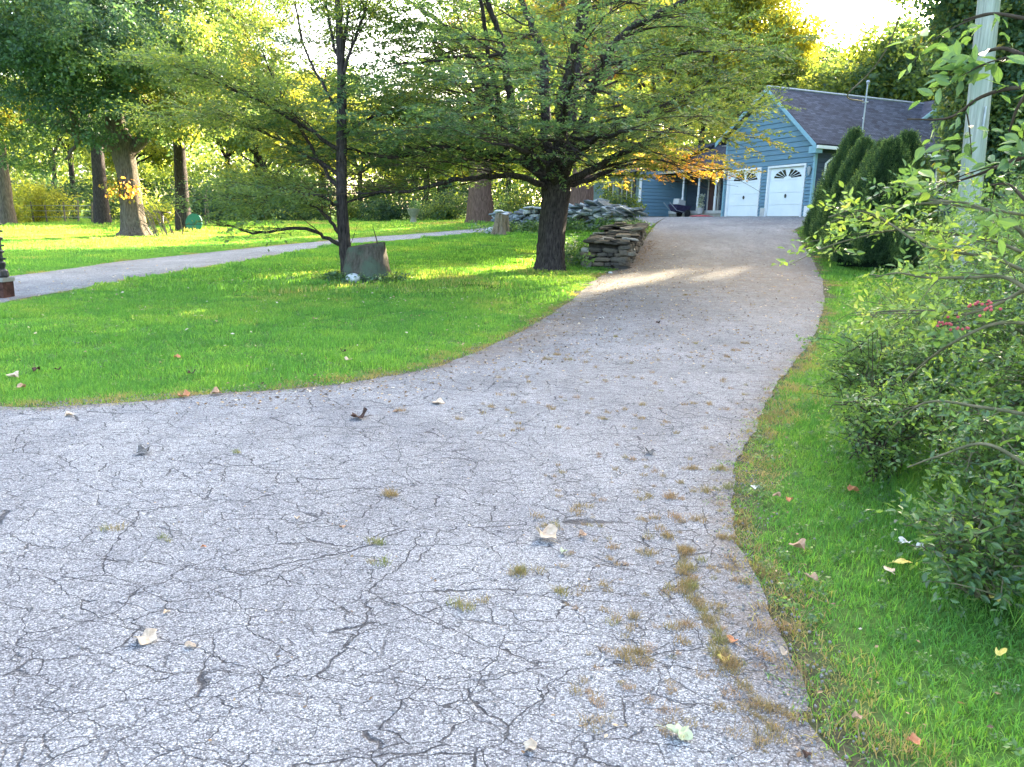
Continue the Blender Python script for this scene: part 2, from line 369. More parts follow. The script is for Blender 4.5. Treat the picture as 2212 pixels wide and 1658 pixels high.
def drape(name, poly, m, lift, step):
    pts = []
    n = len(poly)
    for i in range(n):
        a = np.array(poly[i]); b = np.array(poly[(i+1) % n]); k = max(1, int(np.hypot(*(b-a))/step(a[1])))
        for t in range(k): pts.append(tuple(a+(b-a)*t/k))
    nb = len(pts); xs = [p[0] for p in pts]; y = min(p[1] for p in pts)
    gx = []; 
    while y < max(p[1] for p in pts):
        s_ = step(y); row = np.arange(min(xs), max(xs), s_); gx.append(np.stack([row+rw.normal(size=len(row))*.08*s_, np.full(len(row), y)+rw.normal(size=len(row))*.08*s_], 1)); y += s_
    gq = np.concatenate(gx); ok = in_poly(gq[:, 0], gq[:, 1], poly) & (dist_poly(gq[:, 0], gq[:, 1], poly) > .12); gq = gq[ok]
    allp = [Vector(p) for p in pts]+[Vector(p) for p in gq]
    v, e, f, *_ = delaunay_2d_cdt(allp, [], [list(range(nb))], 1, 1e-6)
    V = np.array([(q.x, q.y, 0) for q in v]); V[:, 2] = hz(V[:, 0], V[:, 1])+lift
    F = np.array([g[:3] for g in f if len(g) == 3])
    a_, b_, c_ = V[F[:, 0]], V[F[:, 1]], V[F[:, 2]]
    flip = ((b_-a_)[:, 0]*(c_-a_)[:, 1]-(b_-a_)[:, 1]*(c_-a_)[:, 0]) < 0; F[flip] = F[flip][:, ::-1]
    me = npmesh(name, V, [[], F], True); return tag(link(name, me, m), kind='structure')

def asphalt(name, fine=True, tone=1.0):
    m, n, o = mat(name); v = obj_co(n)
    L = n.links
    wn = nd(n, 'ShaderNodeTexNoise', i_Scale=1.3, i_Detail=5.0); L.new(v, wn.inputs[0])
    warp = nd(n, 'ShaderNodeVectorMath', operation='MULTIPLY_ADD'); L.new(wn.outputs['Color'], warp.inputs[0]); warp.inputs[1].default_value = (.3, .22, 0); L.new(v, warp.inputs[2])
    wn2 = nd(n, 'ShaderNodeTexNoise', i_Scale=14.0, i_Detail=3.0); L.new(v, wn2.inputs[0])
    warp2 = nd(n, 'ShaderNodeVectorMath', operation='MULTIPLY_ADD'); L.new(wn2.outputs['Color'], warp2.inputs[0]); warp2.inputs[1].default_value = (.07, .07, 0); L.new(warp.outputs[0], warp2.inputs[2])
    # crushed stone
    vo = nd(n, 'ShaderNodeTexVoronoi', i_Scale=165.0); L.new(v, vo.inputs['Vector'])
    sep = nd(n, 'ShaderNodeSeparateColor'); L.new(vo.outputs['Color'], sep.inputs[0])
    st = ramp(n, sep.outputs[0], [(0, (.10, .102, .104)), (.3, (.2, .205, .205)), (.6, (.3, .31, .305)), (.84, (.41, .42, .41)), (1, (.56, .575, .56))])
    gap = ramp(n, vo.outputs['Distance'], [(.25, (1, 1, 1)), (.75, (.45, .45, .46))])
    c = mix(n, 1.0, st, gap, 'MULTIPLY')
    big = noise(n, v, .55, 4, .6); c = mix(n, 1.0, c, ramp(n, big, [(.3, (.76, .76, .78)), (.7, (1.2, 1.2, 1.19))]), 'MULTIPLY')
    med = noise(n, mapping(n, v, (1, .35, 1), (0, 0, .25)), 3.2, 5, .65); c = mix(n, 1.0, c, ramp(n, med, [(.3, (.8, .8, .83)), (.65, (1.1, 1.09, 1.08))]), 'MULTIPLY')
    # cracks: wide polygons plus an alligator net in places
    def net(scale, rot, width, seed):
        q = mapping(n, warp2.outputs[0], (scale*.55, scale, 1), (0, 0, rot))
        x = nd(n, 'ShaderNodeTexVoronoi', feature='DISTANCE_TO_EDGE', i_Scale=1.0); L.new(q, x.inputs['Vector'])
        wv = math_(n, 'MULTIPLY', math_(n, 'SUBTRACT', noise(n, mapping(n, v, (1, 1, 1), (0, 0, seed)), 2.3, 4, .7), .22, clamp=True), width*8)
        return math_(n, 'MULTIPLY', math_(n, 'SUBTRACT', 1.0, math_(n, 'DIVIDE', x.outputs['Distance'], math_(n, 'ADD', wv, .0018))), 1.9, clamp=True)
    k1 = net(1.8, .12, .0008, .2); k2 = net(5.4, -.06, .0038, 1.7); k3 = net(8.6, .08, .0046, 2.9)
    zone = ramp(n, noise(n, mapping(n, v, (1, 1, 1), (0, 0, .9)), .33, 3, .6), [(.42, (0, 0, 0)), (.56, (1, 1, 1))])
    zone2 = ramp(n, noise(n, mapping(n, v, (1, 1, 1), (0, 0, 2.1)), .8, 3, .6), [(.5, (0, 0, 0)), (.62, (1, 1, 1))])
    cr = math_(n, 'MAXIMUM', k1, math_(n, 'MULTIPLY', k2, math_(n, 'ADD', math_(n, 'MULTIPLY', zone, .25), .75)))
    cr = math_(n, 'MAXIMUM', cr, math_(n, 'MULTIPLY', k3, math_(n, 'ADD', math_(n, 'MULTIPLY', zone2, .25), .65)))
    cr = math_(n, 'MULTIPLY', cr, math_(n, 'ADD', math_(n, 'MULTIPLY', noise(n, v, 40, 2), .9), .45), clamp=True)
    c = mix(n, math_(n, 'MULTIPLY', cr, .95), c, (.018, .018, .021))
    # soil and leaf dust carried on to the drive
    at = nd(n, 'ShaderNodeAttribute', attribute_name='dirt')
    dn = math_(n, 'MULTIPLY', at.outputs['Fac'], ramp(n, noise(n, v, 5, 6, .7), [(.35, (.1, .1, .1)), (.62, (1, 1, 1))]))
    c = mix(n, dn, c, ramp(n, noise(n, v, 60, 3, .7), [(.35, (.06, .042, .028)), (.65, (.21, .16, .115))]))
    if tone != 1: c = mix(n, 1.0, c, (tone, tone, tone*.99), 'MULTIPLY')
    h = math_(n, 'SUBTRACT', math_(n, 'MULTIPLY', math_(n, 'SUBTRACT', 1.0, vo.outputs['Distance']), .35), math_(n, 'MULTIPLY', cr, 1.6))
    principled(n, o, c, .82, h, .9, .006, .35); return m
M['asphalt'] = asphalt('asphalt'); M['asphalt_lane'] = asphalt('asphalt_lane', tone=1.08)
def add_dirt(o, fn):
    me = o.data; co = np.empty(len(me.vertices)*3, np.float32); me.vertices.foreach_get('co', co); co = co.reshape(-1, 3)
    me.attributes.new('dirt', 'FLOAT', 'POINT').data.foreach_set('value', fn(co[:, 0], co[:, 1]).astype(np.float32))
drive = drape('driveway', drive_poly, M['asphalt'], .014, lambda y: .12 if y < 7 else (.25 if y < 16 else .5))
sLn = sL
def drive_dirt(x, y):
    dl = dist_poly(x, y, [tuple(q) for q in sL]+[tuple(q) for q in sL[::-1]]); dr = dist_poly(x, y, [tuple(q) for q in sR]+[tuple(q) for q in sR[::-1]])
    a = np.clip(1-dl/ (.15+np.clip((y-8)*.3, 0, 3)), 0, 1)*1.1
    b = np.clip(1-dr/.3, 0, 1)*.8
    c = .85*np.exp(-((y-19)/5.)**2)
    return np.clip(np.maximum(np.maximum(a, b), c), 0, 1)
add_dirt(drive, drive_dirt)
lane = drape('side_lane', lane_poly, M['asphalt_lane'], .014, lambda y: .4 if y < 20 else .8)
add_dirt(lane, lambda x, y: np.clip(1-dist_poly(x, y, lane_poly)/.35, 0, 1)*.7)

# grass ground: one sheet out to the horizon
def axis(lo, hi, fine_lo, fine_hi, st, grow=1.13):
    a = list(np.arange(fine_lo, fine_hi, st)); s_ = st
    while a[-1] < hi: s_ *= grow; a.append(a[-1]+s_)
    s_ = st
    while a[0] > lo: s_ *= grow; a.insert(0, a[0]-s_)
    return np.array(a)
ax = axis(-420, 420, -16, 16, .3); ay = axis(-160, 480, -4, 42, .3)
X, Y = np.meshgrid(ax, ay); Z = hz(np.clip(X, -110, 110), np.clip(Y, -20, 165))
od = off_road(X.ravel(), Y.ravel()).reshape(X.shape)
Z = Z - np.where(od < -.35, .07, 0)
nx, ny = len(ax), len(ay); ii = (np.arange(ny-1)[:, None]*nx+np.arange(nx-1)[None]).ravel()
gme = npmesh('ground', np.stack([X.ravel(), Y.ravel(), Z.ravel()], 1), [np.stack([ii, ii+1, ii+nx+1, ii+nx], 1)], True)
m, n, o = mat('lawn_soil'); v = obj_co(n)
c1 = ramp(n, noise(n, v, .5, 5, .65), [(.3, (.08, .17, .035)), (.55, (.12, .22, .045)), (.72, (.17, .24, .05))])
c2 = ramp(n, noise(n, v, 14, 5, .7), [(.35, (.55, .55, .5)), (.65, (1.15, 1.15, 1.1))])
at = nd(n, 'ShaderNodeAttribute', attribute_name='edge')
cc = mix(n, at.outputs['Fac'], mix(n, 1.0, c1, c2, 'MULTIPLY'), ramp(n, noise(n, v, 30, 4), [(.3, (.05, .038, .028)), (.7, (.14, .11, .08))]))
principled(n, o, cc, .95, noise(n, v, 40, 4), .8, .03, .05); M['lawn'] = m
ground = tag(link('ground', gme, M['lawn']), kind='structure')
gme.attributes.new('edge', 'FLOAT', 'POINT').data.foreach_set('value', np.clip(1-np.abs(od.ravel())/.35, 0, 1).astype(np.float32))

# ------------------------------------------------------------------ grass
def vnoise(x, y, s, seed=0):
    """cheap smooth noise 0..1"""
    r_ = np.random.default_rng(seed); out = 0
    for k in range(5):
        a = r_.random()*6.28; f = s*(.6+.9*r_.random()); out = out+np.sin(f*(x*math.cos(a)+y*math.sin(a))+r_.random()*6.28+1.3*np.sin(f*.7*(y*math.cos(a)-x*math.sin(a))))
    return .5+out/7
def grass(name, y0, y1, st, coll, keep, hs, sc0=1.0, marg=1.5):
    ys = np.arange(y0, y1, st); P_ = []
    for y in ys:
        xw = .72*max(y, .5)+marg; xs = np.arange(-xw, xw, st); P_.append(np.stack([xs, np.full(len(xs), y)], 1))
    p = np.concatenate(P_); p += rng.uniform(-.5, .5, p.shape)*st
    d = off_road(p[:, 0], p[:, 1]); hp = np.array([Hw(s_, t_)[:2] for s_, t_ in ((0, 0), (6.2, 0), (6.2, 1.2), (14, 1.2), (14, -.3), (22, -.3), (22, 9), (0, 11))])
    k = (d > keep[0]) & (d < keep[1]) & ~in_poly(p[:, 0], p[:, 1], [tuple(q) for q in hp]); p = p[k]; d = d[k]; n_ = len(p)
    z = hz(p[:, 0], p[:, 1])
    t = np.minimum(.05+.38*vnoise(p[:, 0], p[:, 1], 1.1, 5)+.25*vnoise(p[:, 0], p[:, 1], 4.5, 6), .6)+rng.normal(size=n_)*.09
    sun_warm = np.exp(-(((p[:, 0]+1.2)/6)**2+((p[:, 1]-18)/4.5)**2)); t += .16*sun_warm+.2*(p[:, 1] > 34)  # sunlit ground by the stump put into blade tint; far lawn also yellower
    t = np.where((d < .3*np.clip(vnoise(p[:, 0], p[:, 1], 3.4, 8)*1.6-.35, 0, 1)+.06+.12*(p[:, 1] < 3)) & (rng.random(n_) < .65), .8+.2*rng.random(n_), t)
    rot = np.stack([rng.normal(size=n_)*.05, rng.normal(size=n_)*.05, rng.random(n_)*6.283], 1)
    s_ = sc0*(.8+.4*rng.random(n_)); hh = s_*(hs*(.7+.6*vnoise(p[:, 0], p[:, 1], 2.2, 9)))*np.clip(.45+d*1.2, .5, 1)
    o = scatter(name, np.column_stack([p, z]), rot, np.stack([s_, s_, hh], 1), t, coll, kind='stuff'); print(name, n_); return o
EDGE = .28
for nm, y0, y1, st, co, kp, hs, s0 in (('lawn_grass', .6, 7.2, .11, C_gA, (-.04, 99), .8, 1), ('lawn_grass', 7.2, 15, .26, C_gB, (EDGE, 99), 1., 1), ('lawn_grass', 7.2, 15, .12, C_gA, (.02, EDGE+.1), .9, 1),
        ('lawn_grass', 15, 42, .55, C_gC, (.6, 99), 1., 1), ('lawn_grass', 15, 34, .24, C_gB, (.12, .75), 1., 1), ('lawn_grass', 42, 72, 1.2, C_gC, (.9, 99), 1.1, 1.7)):
    grass(nm, y0, y1, st, co, kp, hs, s0, 1.5 if y0 < 40 else 0)

# ------------------------------------------------------------------ house
M['siding'] = gen_mat('siding', (.12, .22, .28), (.155, .265, .335), 5, .75, .15, .2, (.6, .6, 6), rand=.14)
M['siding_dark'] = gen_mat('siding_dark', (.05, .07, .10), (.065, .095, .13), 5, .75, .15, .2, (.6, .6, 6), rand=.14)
M['siding_grey'] = gen_mat('siding_grey', (.14, .2, .2), (.18, .25, .25), 5, .75, .15, .2, (.6, .6, 6), rand=.12)
M['trim_blue'] = gen_mat('trim_blue', (.2, .36, .42), (.25, .43, .5), 6, .6, .1, .3)
M['white'] = gen_mat('white', (.7, .72, .72), (.82, .83, .82), 3, .55, .05, .4)
M['offwhite'] = gen_mat('offwhite', (.42, .42, .4), (.56, .56, .53), 5, .7, .2, .3)
M['door_white'] = gen_mat('door_white', (.72, .78, .78), (.8, .85, .85), 2, .5, .05, .4)
M['metal_grey'] = gen_mat('metal_grey', (.3, .33, .35), (.45, .48, .5), 12, .5, .1, .5, metal=.3)
M['black_metal'] = gen_mat('black_metal', (.012, .012, .013), (.035, .035, .037), 12, .5, .2, .5)
M['concrete'] = gen_mat('concrete', (.2, .2, .17), (.34, .34, .29), 5, .9, .4, .1)
M['near_black'] = gen_mat('near_black', (.012, .012, .014), (.02, .02, .022), 3, .9)  # near-black colour for soffit, porch beam and cabinet back
m, n, o = mat('glass'); p = principled(n, o, (.02, .025, .03), .06, spec=.8); M['glass'] = m
m, n, o = mat('shingle_roof'); v = obj_co(n)
at = nd(n, 'ShaderNodeAttribute', attribute_name='UVMap')
br = nd(n, 'ShaderNodeTexBrick', i_Scale=1.0); n.links.new(at.outputs['Vector'], br.inputs['Vector'])
br.inputs['Brick Width'].default_value = .3; br.inputs['Row Height'].default_value = .14; br.inputs['Mortar Size'].default_value = .008
br.inputs['Color1'].default_value = (.028, .034, .052, 1); br.inputs['Color2'].default_value = (.07, .086, .12, 1); br.inputs['Mortar'].default_value = (.012, .014, .02, 1); br.inputs['Bias'].default_value = -.1
c = mix(n, 1.0, br.outputs['Color'], ramp(n, noise(n, v, 1.2, 5, .7), [(.3, (.75, .75, .78)), (.7, (1.3, 1.28, 1.25))]), 'MULTIPLY')
c = mix(n, 1.0, c, ramp(n, noise(n, v, 30, 3, .7), [(.3, (.7, .7, .7)), (.7, (1.3, 1.3, 1.3))]), 'MULTIPLY')
principled(n, o, c, .85, br.outputs['Fac'], .7, -.012, .3); M['roof'] = m

hroot = empty('house', Hc, 'blue-grey sided house with white double garage doors and dark shingle roof', 'house')
HM = np.stack([HA, HB, [0, 0, 1]], 1)                       # columns: s, t, up
def hbox(a, s0, s1, t0, t1, z0, z1): a.box(Hw((s0+s1)/2, (t0+t1)/2, (z0+z1)/2), (s1-s0, t1-t0, z1-z0), HM)
def hpart(name, m, *boxes, parent=hroot):
    a = Acc()
    for b in boxes: hbox(a, *b)
    return a.build(name, m, parent)
def child_fix(o, parent):  # part of a part
    o.parent = parent; o.matrix_parent_inverse = parent.matrix_world.inverted() if parent.matrix_world != Matrix() else Matrix(); return o
def sub(name, m, parent, *boxes):
    a = Acc()
    for b in boxes: hbox(a, *b)
    o = a.build(name, m); o.parent = parent; o.matrix_parent_inverse = Matrix(); 
    return o
# parts hold world coordinates: the parent's own matrix is the house's, so sub-parts need none
GW, GL, EZ, AS, AZ_, LZ = 6.25, 11.5, 3.2, 3.1, 5.62, 3.75   # garage width, length, eave, apex position and height, far eave height
def roof_z(s): return EZ+(AZ_-EZ)*s/AS if s <= AS else AZ_+(LZ-AZ_)*(s-AS)/(GW-AS)
def solid(name, m, pts8, parent=hroot):
    a = Acc(); a.add(pts8, [[0, 1, 2, 3], [7, 6, 5, 4], [0, 4, 5, 1], [1, 5, 6, 2], [2, 6, 7, 3], [3, 7, 4, 0]]); return a.build(name, m, parent)
# backing walls of the garage
a = Acc(); prof = [(0.03, 0), (GW-.03, 0), (GW-.03, LZ-.05), (AS, AZ_-.1), (.03, EZ-.05)]
V = [Hw(s, .17, z) for s, z in prof]+[Hw(s, GL, z) for s, z in prof]
a.add(V, [[0, 1, 6, 5], [1, 2, 7, 6], [2, 3, 8, 7], [3, 4, 9, 8], [4, 0, 5, 9]], [[0, 4, 3], [0, 3, 2], [0, 2, 1], [5, 6, 7], [5, 7, 8], [5, 8, 9]])
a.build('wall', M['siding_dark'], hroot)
def board(s0a, s1a, s0b, s1b, z0, z1, face, m, fixed, depth=.17):
    """one lapped board; face 't' lies on the plane t=fixed, face 's' on s=fixed; it stands proud at its lower edge"""
    lo, hi = .042, .008
    if face == 't': f = lambda u, off, z: Hw(u, fixed-off, z)
    else: f = lambda u, off, z: Hw(fixed-off, u, z)
    V = [f(s0a, lo, z0), f(s1a, lo, z0), f(s1b, hi, z1), f(s0b, hi, z1), f(s0a, -depth, z0), f(s1a, -depth, z0), f(s1b, -depth, z1), f(s0b, -depth, z1)]
    return solid('siding_board', m, V)
doors = [(.48, 2.95), (3.42, 5.95)]; DH = 2.28
def smin(z): return 0 if z <= EZ else AS*(z-EZ)/(AZ_-EZ)
def smax(z): return GW if z <= LZ else AS+(GW-AS)*(AZ_-z)/(AZ_-LZ)
z = .06; first = True; g = .012
while z < AZ_-.15:
    st = .152 if z < DH-.1 else .232; z1 = min(z+st, AZ_-.12)
    if z < DH+.02: 
        z1 = min(z1, DH+.02) if z+st > DH else z1
        for u0, u1 in ((.09, doors[0][0]-.02), (doors[0][1]+.02, doors[1][0]-.02), (doors[1][1]+.02, GW-.09)):
            board(u0, u1, u0, u1, z, z1-g, 't', M['siding'], 0.0, .12)
    else:
        board(smin(z)+.03, smax(z)-.03, smin(z1)+.03, smax(z1)-.03, z, z1-g, 't', M['siding'], 0.0, .12)
    z = z1
z = .1
while z < EZ-.12:
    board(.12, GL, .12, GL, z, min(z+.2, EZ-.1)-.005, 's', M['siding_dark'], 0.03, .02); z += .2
hpart('foundation', M['concrete'], (.02, GW, .0, .16, -.6, .055), (.02, .1, .165, GL, -.6, .09))
hpart('corner_board', M['trim_blue'], (-.035, .085, -.035, .085, -.2, EZ-.02)); hpart('corner_board', M['trim_blue'], (GW-.085, GW+.02, -.035, .085, -.2, LZ))
# roof slabs with shingle coordinates
def roof_slab(name, c0, c1, c2, c3, th, m=None, parent=hroot):
    c0, c1, c2, c3 = map(np.array, (c0, c1, c2, c3)); nn = np.cross(c1-c0, c3-c0); nn /= np.linalg.norm(nn)
    if nn[2] < 0: nn = -nn
    top = [c0, c1, c2, c3]; a = Acc(); a.add(top+[c-nn*th for c in top], [[0, 1, 2, 3], [7, 6, 5, 4], [0, 4, 5, 1], [1, 5, 6, 2], [2, 6, 7, 3], [3, 7, 4, 0]])
    o = a.build(name, m or M['roof'], parent); me = o.data
    ux = (c1-c0)/np.linalg.norm(c1-c0); uy = np.cross(nn, ux); uv = me.uv_layers.new(name='UVMap')
    for lp in me.loops:
        p = np.array(me.vertices[lp.vertex_index].co)-c0; uv.data[lp.index].uv = (p@ux, p@uy)
    return o
OE, OR = .42, .4
sl1 = (AZ_-EZ)/AS; sl2 = (AZ_-LZ)/(GW-AS)
roof_slab('roof', Hw(-OE, -OR, EZ-OE*sl1+.12), Hw(-OE, GL+.3, EZ-OE*sl1+.12), Hw(AS, GL+.3, AZ_+.12), Hw(AS, -OR, AZ_+.12), .1)
roof_slab('roof', Hw(GW+OE, -OR, LZ-OE*sl2+.12), Hw(GW+OE, GL+.3, LZ-OE*sl2+.12), Hw(AS, GL+.3, AZ_+.12), Hw(AS, -OR, AZ_+.12), .1)
a = Acc(); a.tube([Hw(AS, -OR, AZ_+.13), Hw(AS, GL+.3, AZ_+.13)], .06, 6); a.build('ridge_cap', M['metal_grey'], hroot)
def rake(s0, z0, s1, z1, t, hgt=.2, th=.03, m=None):
    solid('rake_board', m or M['trim_blue'], [Hw(s0, t, z0-hgt), Hw(s1, t, z1-hgt), Hw(s1, t, z1), Hw(s0, t, z0), Hw(s0, t-th, z0-hgt), Hw(s1, t-th, z1-hgt), Hw(s1, t-th, z1), Hw(s0, t-th, z0)])
rake(-OE, EZ-OE*sl1+.1, AS, AZ_+.1, -OR-.003); rake(AS+.002, AZ_+.1, GW+OE, LZ-OE*sl2+.1, -OR-.003)
rake(.0, EZ-.04, AS, AZ_-.1, -.04, .16); rake(AS+.002, AZ_-.1, GW, LZ-.04, -.04, .16)
hpart('eave_return', M['trim_blue'], (-OE, .0, -OR, -.045, EZ-OE*sl1-.25, EZ-OE*sl1+.03))
hpart('soffit', M['near_black'], (-OE+.02, .02, -.03, GL, EZ-OE*sl1-.03, EZ-OE*sl1+.0))
hpart('soffit', M['offwhite'], (GW, GW+OE-.02, -.03, GL, LZ-OE*sl2-.03, LZ-OE*sl2))
g = hpart('gutter', M['white'], (-OE-.11, -OE-.002, -OR+.02, GL+.3, EZ-OE*sl1-.08, EZ-OE*sl1+.05)); g['label'] = 'white gutter along the garage eave'
a = Acc(); a.tube([Hw(-OE-.05, .75, EZ-.5), Hw(-OE-.05, .75, EZ-.62), Hw(-OE*.6, .6, EZ-.78), Hw(-.1, .5, EZ-.95), Hw(-.09, .5, 1.6), Hw(-.09, .5, .15), Hw(-.22, .5, .05)], .045, 8); a.build('downspout', M['white'], hroot)
# garage doors
for k, (u0, u1) in enumerate(doors):
    a = Acc(); tw = .09
    hbox(a, u0-.0, u0+tw, -.05, .12, -.04, DH); hbox(a, u1-tw, u1, -.05, .12, -.04, DH); hbox(a, u0+tw, u1-tw, -.05, .12, DH-tw, DH)
    a.build('door_frame', M['white'], hroot)
    droot = hpart('garage_door', M['door_white'], (u0+tw, u1-tw, .12, .14, 0, DH-tw)); droot['label'] = 'left white garage door' if k else 'right white garage door'
    hd = (DH-tw-.02)/4
    for j in range(4):
        sub('door_panel', M['door_white'], droot, (u0+tw+.012, u1-tw-.012, .075, .122, .015+hd*j, .015+hd*(j+1)-.012))
    sc_, zc = (u0+u1)/2, .015+hd*3+.06; ra, rb, ia, ib = .93, .40, .26, .10
    for j in range(8):
        t0, t1 = [R(4+(j+(j > 3)*1)*19.1+2.2), R(4+(j+(j > 3)*1+1)*19.1-2.2)]
        a = Acc(); arc = np.linspace(t0, t1, 4)
        F = [(sc_+ra*math.cos(t)*.98, zc+rb*math.sin(t)) for t in arc]+[(sc_+ia*math.cos(t), zc+ib*math.sin(t)) for t in (t1, t0)]
        V = [Hw(s, .071, z) for s, z in F]+[Hw(s, .080, z) for s, z in F]; nF = len(F)
        a.add(V, [[i, (i+1) % nF, nF+(i+1) % nF, nF+i] for i in range(nF)], [[0, i+1, i] for i in range(1, nF-1)])
        o = a.build('pane', M['glass']); o.parent = droot; o.matrix_parent_inverse = Matrix()
    sub('handle', M['black_metal'], droot, (sc_-.03, sc_+.03, .03, .076, .86, 1.02), (sc_-.1, sc_+.1, .045, .06, .93, .95))
for s_, z_ in ((.17, 1.95), (GW-.14, 1.95)):
    a = Acc(); q = Hw(s_, -.12, z_); a.box(Hw(s_, -.035, z_+.05), (.1, .03, .2), HM); a.tube([Hw(s_, -.04, z_+.12), Hw(s_, -.1, z_+.2), q+[0, 0, .17]], .012, 5)
    lt = a.build('wall_lantern', M['black_metal'], hroot)
    a = Acc(); a.tube([q+[0, 0, -.2], q+[0, 0, -.14], q+[0, 0, .08], q+[0, 0, .12], q+[0, 0, .18]], [.02, .05, .09, .1, .02], 6); o = a.build('lamp_shade', M['metal_grey']); o.parent = lt; o.matrix_parent_inverse = Matrix()
hpart('vent_box', M['white'], (.03, .32, -.06, .02, .02, .48)); hpart('meter_box', M['offwhite'], (2.92, 3.2, -.08, .0, .02, .42))
# service mast on the roof
mp = Hw(.55, 2.9, EZ+.55*sl1)
a = Acc(); a.tube([mp-[0, 0, .3], mp+[0, 0, 2.15]], .035, 8); a.tube([mp+[0, 0, 2.1], mp+[0, 0, 2.2], mp+[0, 0, 2.28]], [.04, .09, .05], 8); a.tube([mp-[0, 0, .02], mp+[0, 0, .08]], [.14, .06], 8)
a.tube([mp+[0, 0, 1.35]-HB*.18, mp+[0, 0, 1.4]+HB*.14], .03, 6); a.build('service_mast', M['metal_grey'], hroot)
# small gable towards the side of the roof
gt, gs = 9.2, AS-.25; gw, gh = 1.35, .62
gz = AZ_-.5
a = Acc(); V = [Hw(gs-.75, gt-gw, gz-.25), Hw(gs-.75, gt+gw, gz-.25), Hw(gs-.75, gt, gz+gh), Hw(gs+1.5, gt-gw, gz-.25), Hw(gs+1.5, gt+gw, gz-.25), Hw(gs+1.5, gt, gz+gh)]
a.add(V, [[0, 1, 4, 3], [0, 3, 5, 2], [1, 2, 5, 4]], [[0, 2, 1], [3, 4, 5]]); a.build('small_gable', M['siding'], hroot)
for sg in (-1, 1):
    roof_slab('gable_roof', Hw(gs-1.0, gt+sg*(gw+.3), gz-.38), Hw(gs+1.6, gt+sg*(gw+.3), gz-.38), Hw(gs+1.6, gt, gz+gh+.14), Hw(gs-1.0, gt, gz+gh+.14), .09)
    solid('rake_board', M['trim_blue'], [Hw(s, t, z_) for s in (gs-1.003, gs-1.04) for t, z_ in ((gt+sg*(gw+.3), gz-.56), (gt, gz+gh-.08), (gt, gz+gh+.13), (gt+sg*(gw+.3), gz-.38))])
# side window, bright storm door
def window(s0, s1, t, z0, z1, m_frame, face='t', mull=1, name='window'):
    w_ = .07
    if face == 't':
        bx = [(s0, s0+w_, t-.06, t, z0, z1), (s1-w_, s1, t-.06, t, z0, z1), (s0+w_, s1-w_, t-.06, t, z0, z0+w_), (s0+w_, s1-w_, t-.06, t, z1-w_, z1)]
        for k in range(mull): c = s0+(s1-s0)*(k+1)/(mull+1); bx.append((c-.03, c+.03, t-.05, t, z0+w_, z1-w_))
        pn = (s0+w_, s1-w_, t-.025, t-.01, z0+w_, z1-w_)
    else:
        bx = [(t-.06, t, s0, s0+w_, z0, z1), (t-.06, t, s1-w_, s1, z0, z1), (t-.06, t, s0+w_, s1-w_, z0, z0+w_), (t-.06, t, s0+w_, s1-w_, z1-w_, z1)]
        pn = (t-.025, t-.01, s0+w_, s1-w_, z0+w_, z1-w_)
    f = hpart(name, m_frame, *bx); sub('pane', M['glass'], f, pn); return f
window(6.9, 8.2, .0, 1.2, 2.4, M['white'], 's')
sd = window(8.0, 9.0, -.0, 3.0, 3.01, M['white'], 's') if False else None
# main body: porch recess and left wing
PW = 14.0
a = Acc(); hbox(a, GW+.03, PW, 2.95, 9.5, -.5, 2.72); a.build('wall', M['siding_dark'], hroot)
a = Acc(); hbox(a, PW+.03, 23, -.27, 9.5, -.8, 2.72); a.build('wall', M['siding_grey'], hroot)
z = .1
while z < 2.6:
    z1 = min(z+.2, 2.68)
    board(PW+.12, 23, PW+.12, 23, z, z1-.006, 't', M['siding_grey'], -.27, .02)
    board(-.2, 2.9, -.2, 2.9, z, z1-.006, 's', M['siding'], PW+.03, .02)
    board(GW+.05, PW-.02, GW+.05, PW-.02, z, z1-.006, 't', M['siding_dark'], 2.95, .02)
    z += .2
hpart('corner_board', M['white'], (PW-.04, PW+.1, -.34, -.24, -.3, 2.7))
window(14.9, 16.2, -.31, .95, 2.2, M['offwhite']); window(17.3, 18.6, -.31, .95, 2.2, M['offwhite'])
for s_ in (14.55, 16.25): hpart('shutter', M['black_metal'], (s_, s_+.32, -.36, -.31, .95, 2.2))
window(7.3, 9.6, 2.9, .75, 2.15, M['offwhite'], mull=2)
hpart('front_door', gen_mat('door_brown', (.06, .03, .03), (.1, .05, .045), 4, .6), (10.7, 11.6, 2.84, 2.93, .3, 2.35))
hpart('door_frame', M['offwhite'], (10.6, 10.7, 2.82, 2.93, .3, 2.45), (11.6, 11.7, 2.82, 2.93, .3, 2.45))
dk = hpart('porch_deck', M['concrete'], (GW+.02, PW-1.0, 1.15, 2.9, -.4, .36)); hpart('porch_step', M['concrete'], (7.4, 9.9, .8, 1.14, -.4, .2))
hpart('porch_rail_skirt', M['offwhite'], (GW+.02, PW-1.0, 1.10, 1.148, .24, .4))
for s_ in (7.15, 8.75, 10.35, 11.9):
    a = Acc(); zz = [.36, .5, 1.15, 1.2, 1.3, 2.2, 2.25, 2.44]; rr = [.075, .075, .075, .05, .062, .05, .07, .07]
    a.tube([Hw(s_, 1.3, q) for q in zz], rr, 8); a.build('porch_post', M['white'], hroot)
hpart('porch_beam', M['near_black'], (GW+.02, PW, 1.2, 1.4, 2.44, 2.62)); hpart('gutter', M['offwhite'], (GW+.05, PW, .83, .93, 2.52, 2.64))
roof_slab('roof', Hw(GW+.02, .9, 2.6), Hw(PW+.1, .9, 2.6), Hw(PW+.1, 5.2, 4.6), Hw(GW+.02, 5.2, 4.6), .1); roof_slab('roof', Hw(GW+.02, 9.8, 2.6), Hw(23.4, 9.8, 2.6), Hw(23.4, 5.2, 4.6), Hw(GW+.02, 5.2, 4.6), .1)
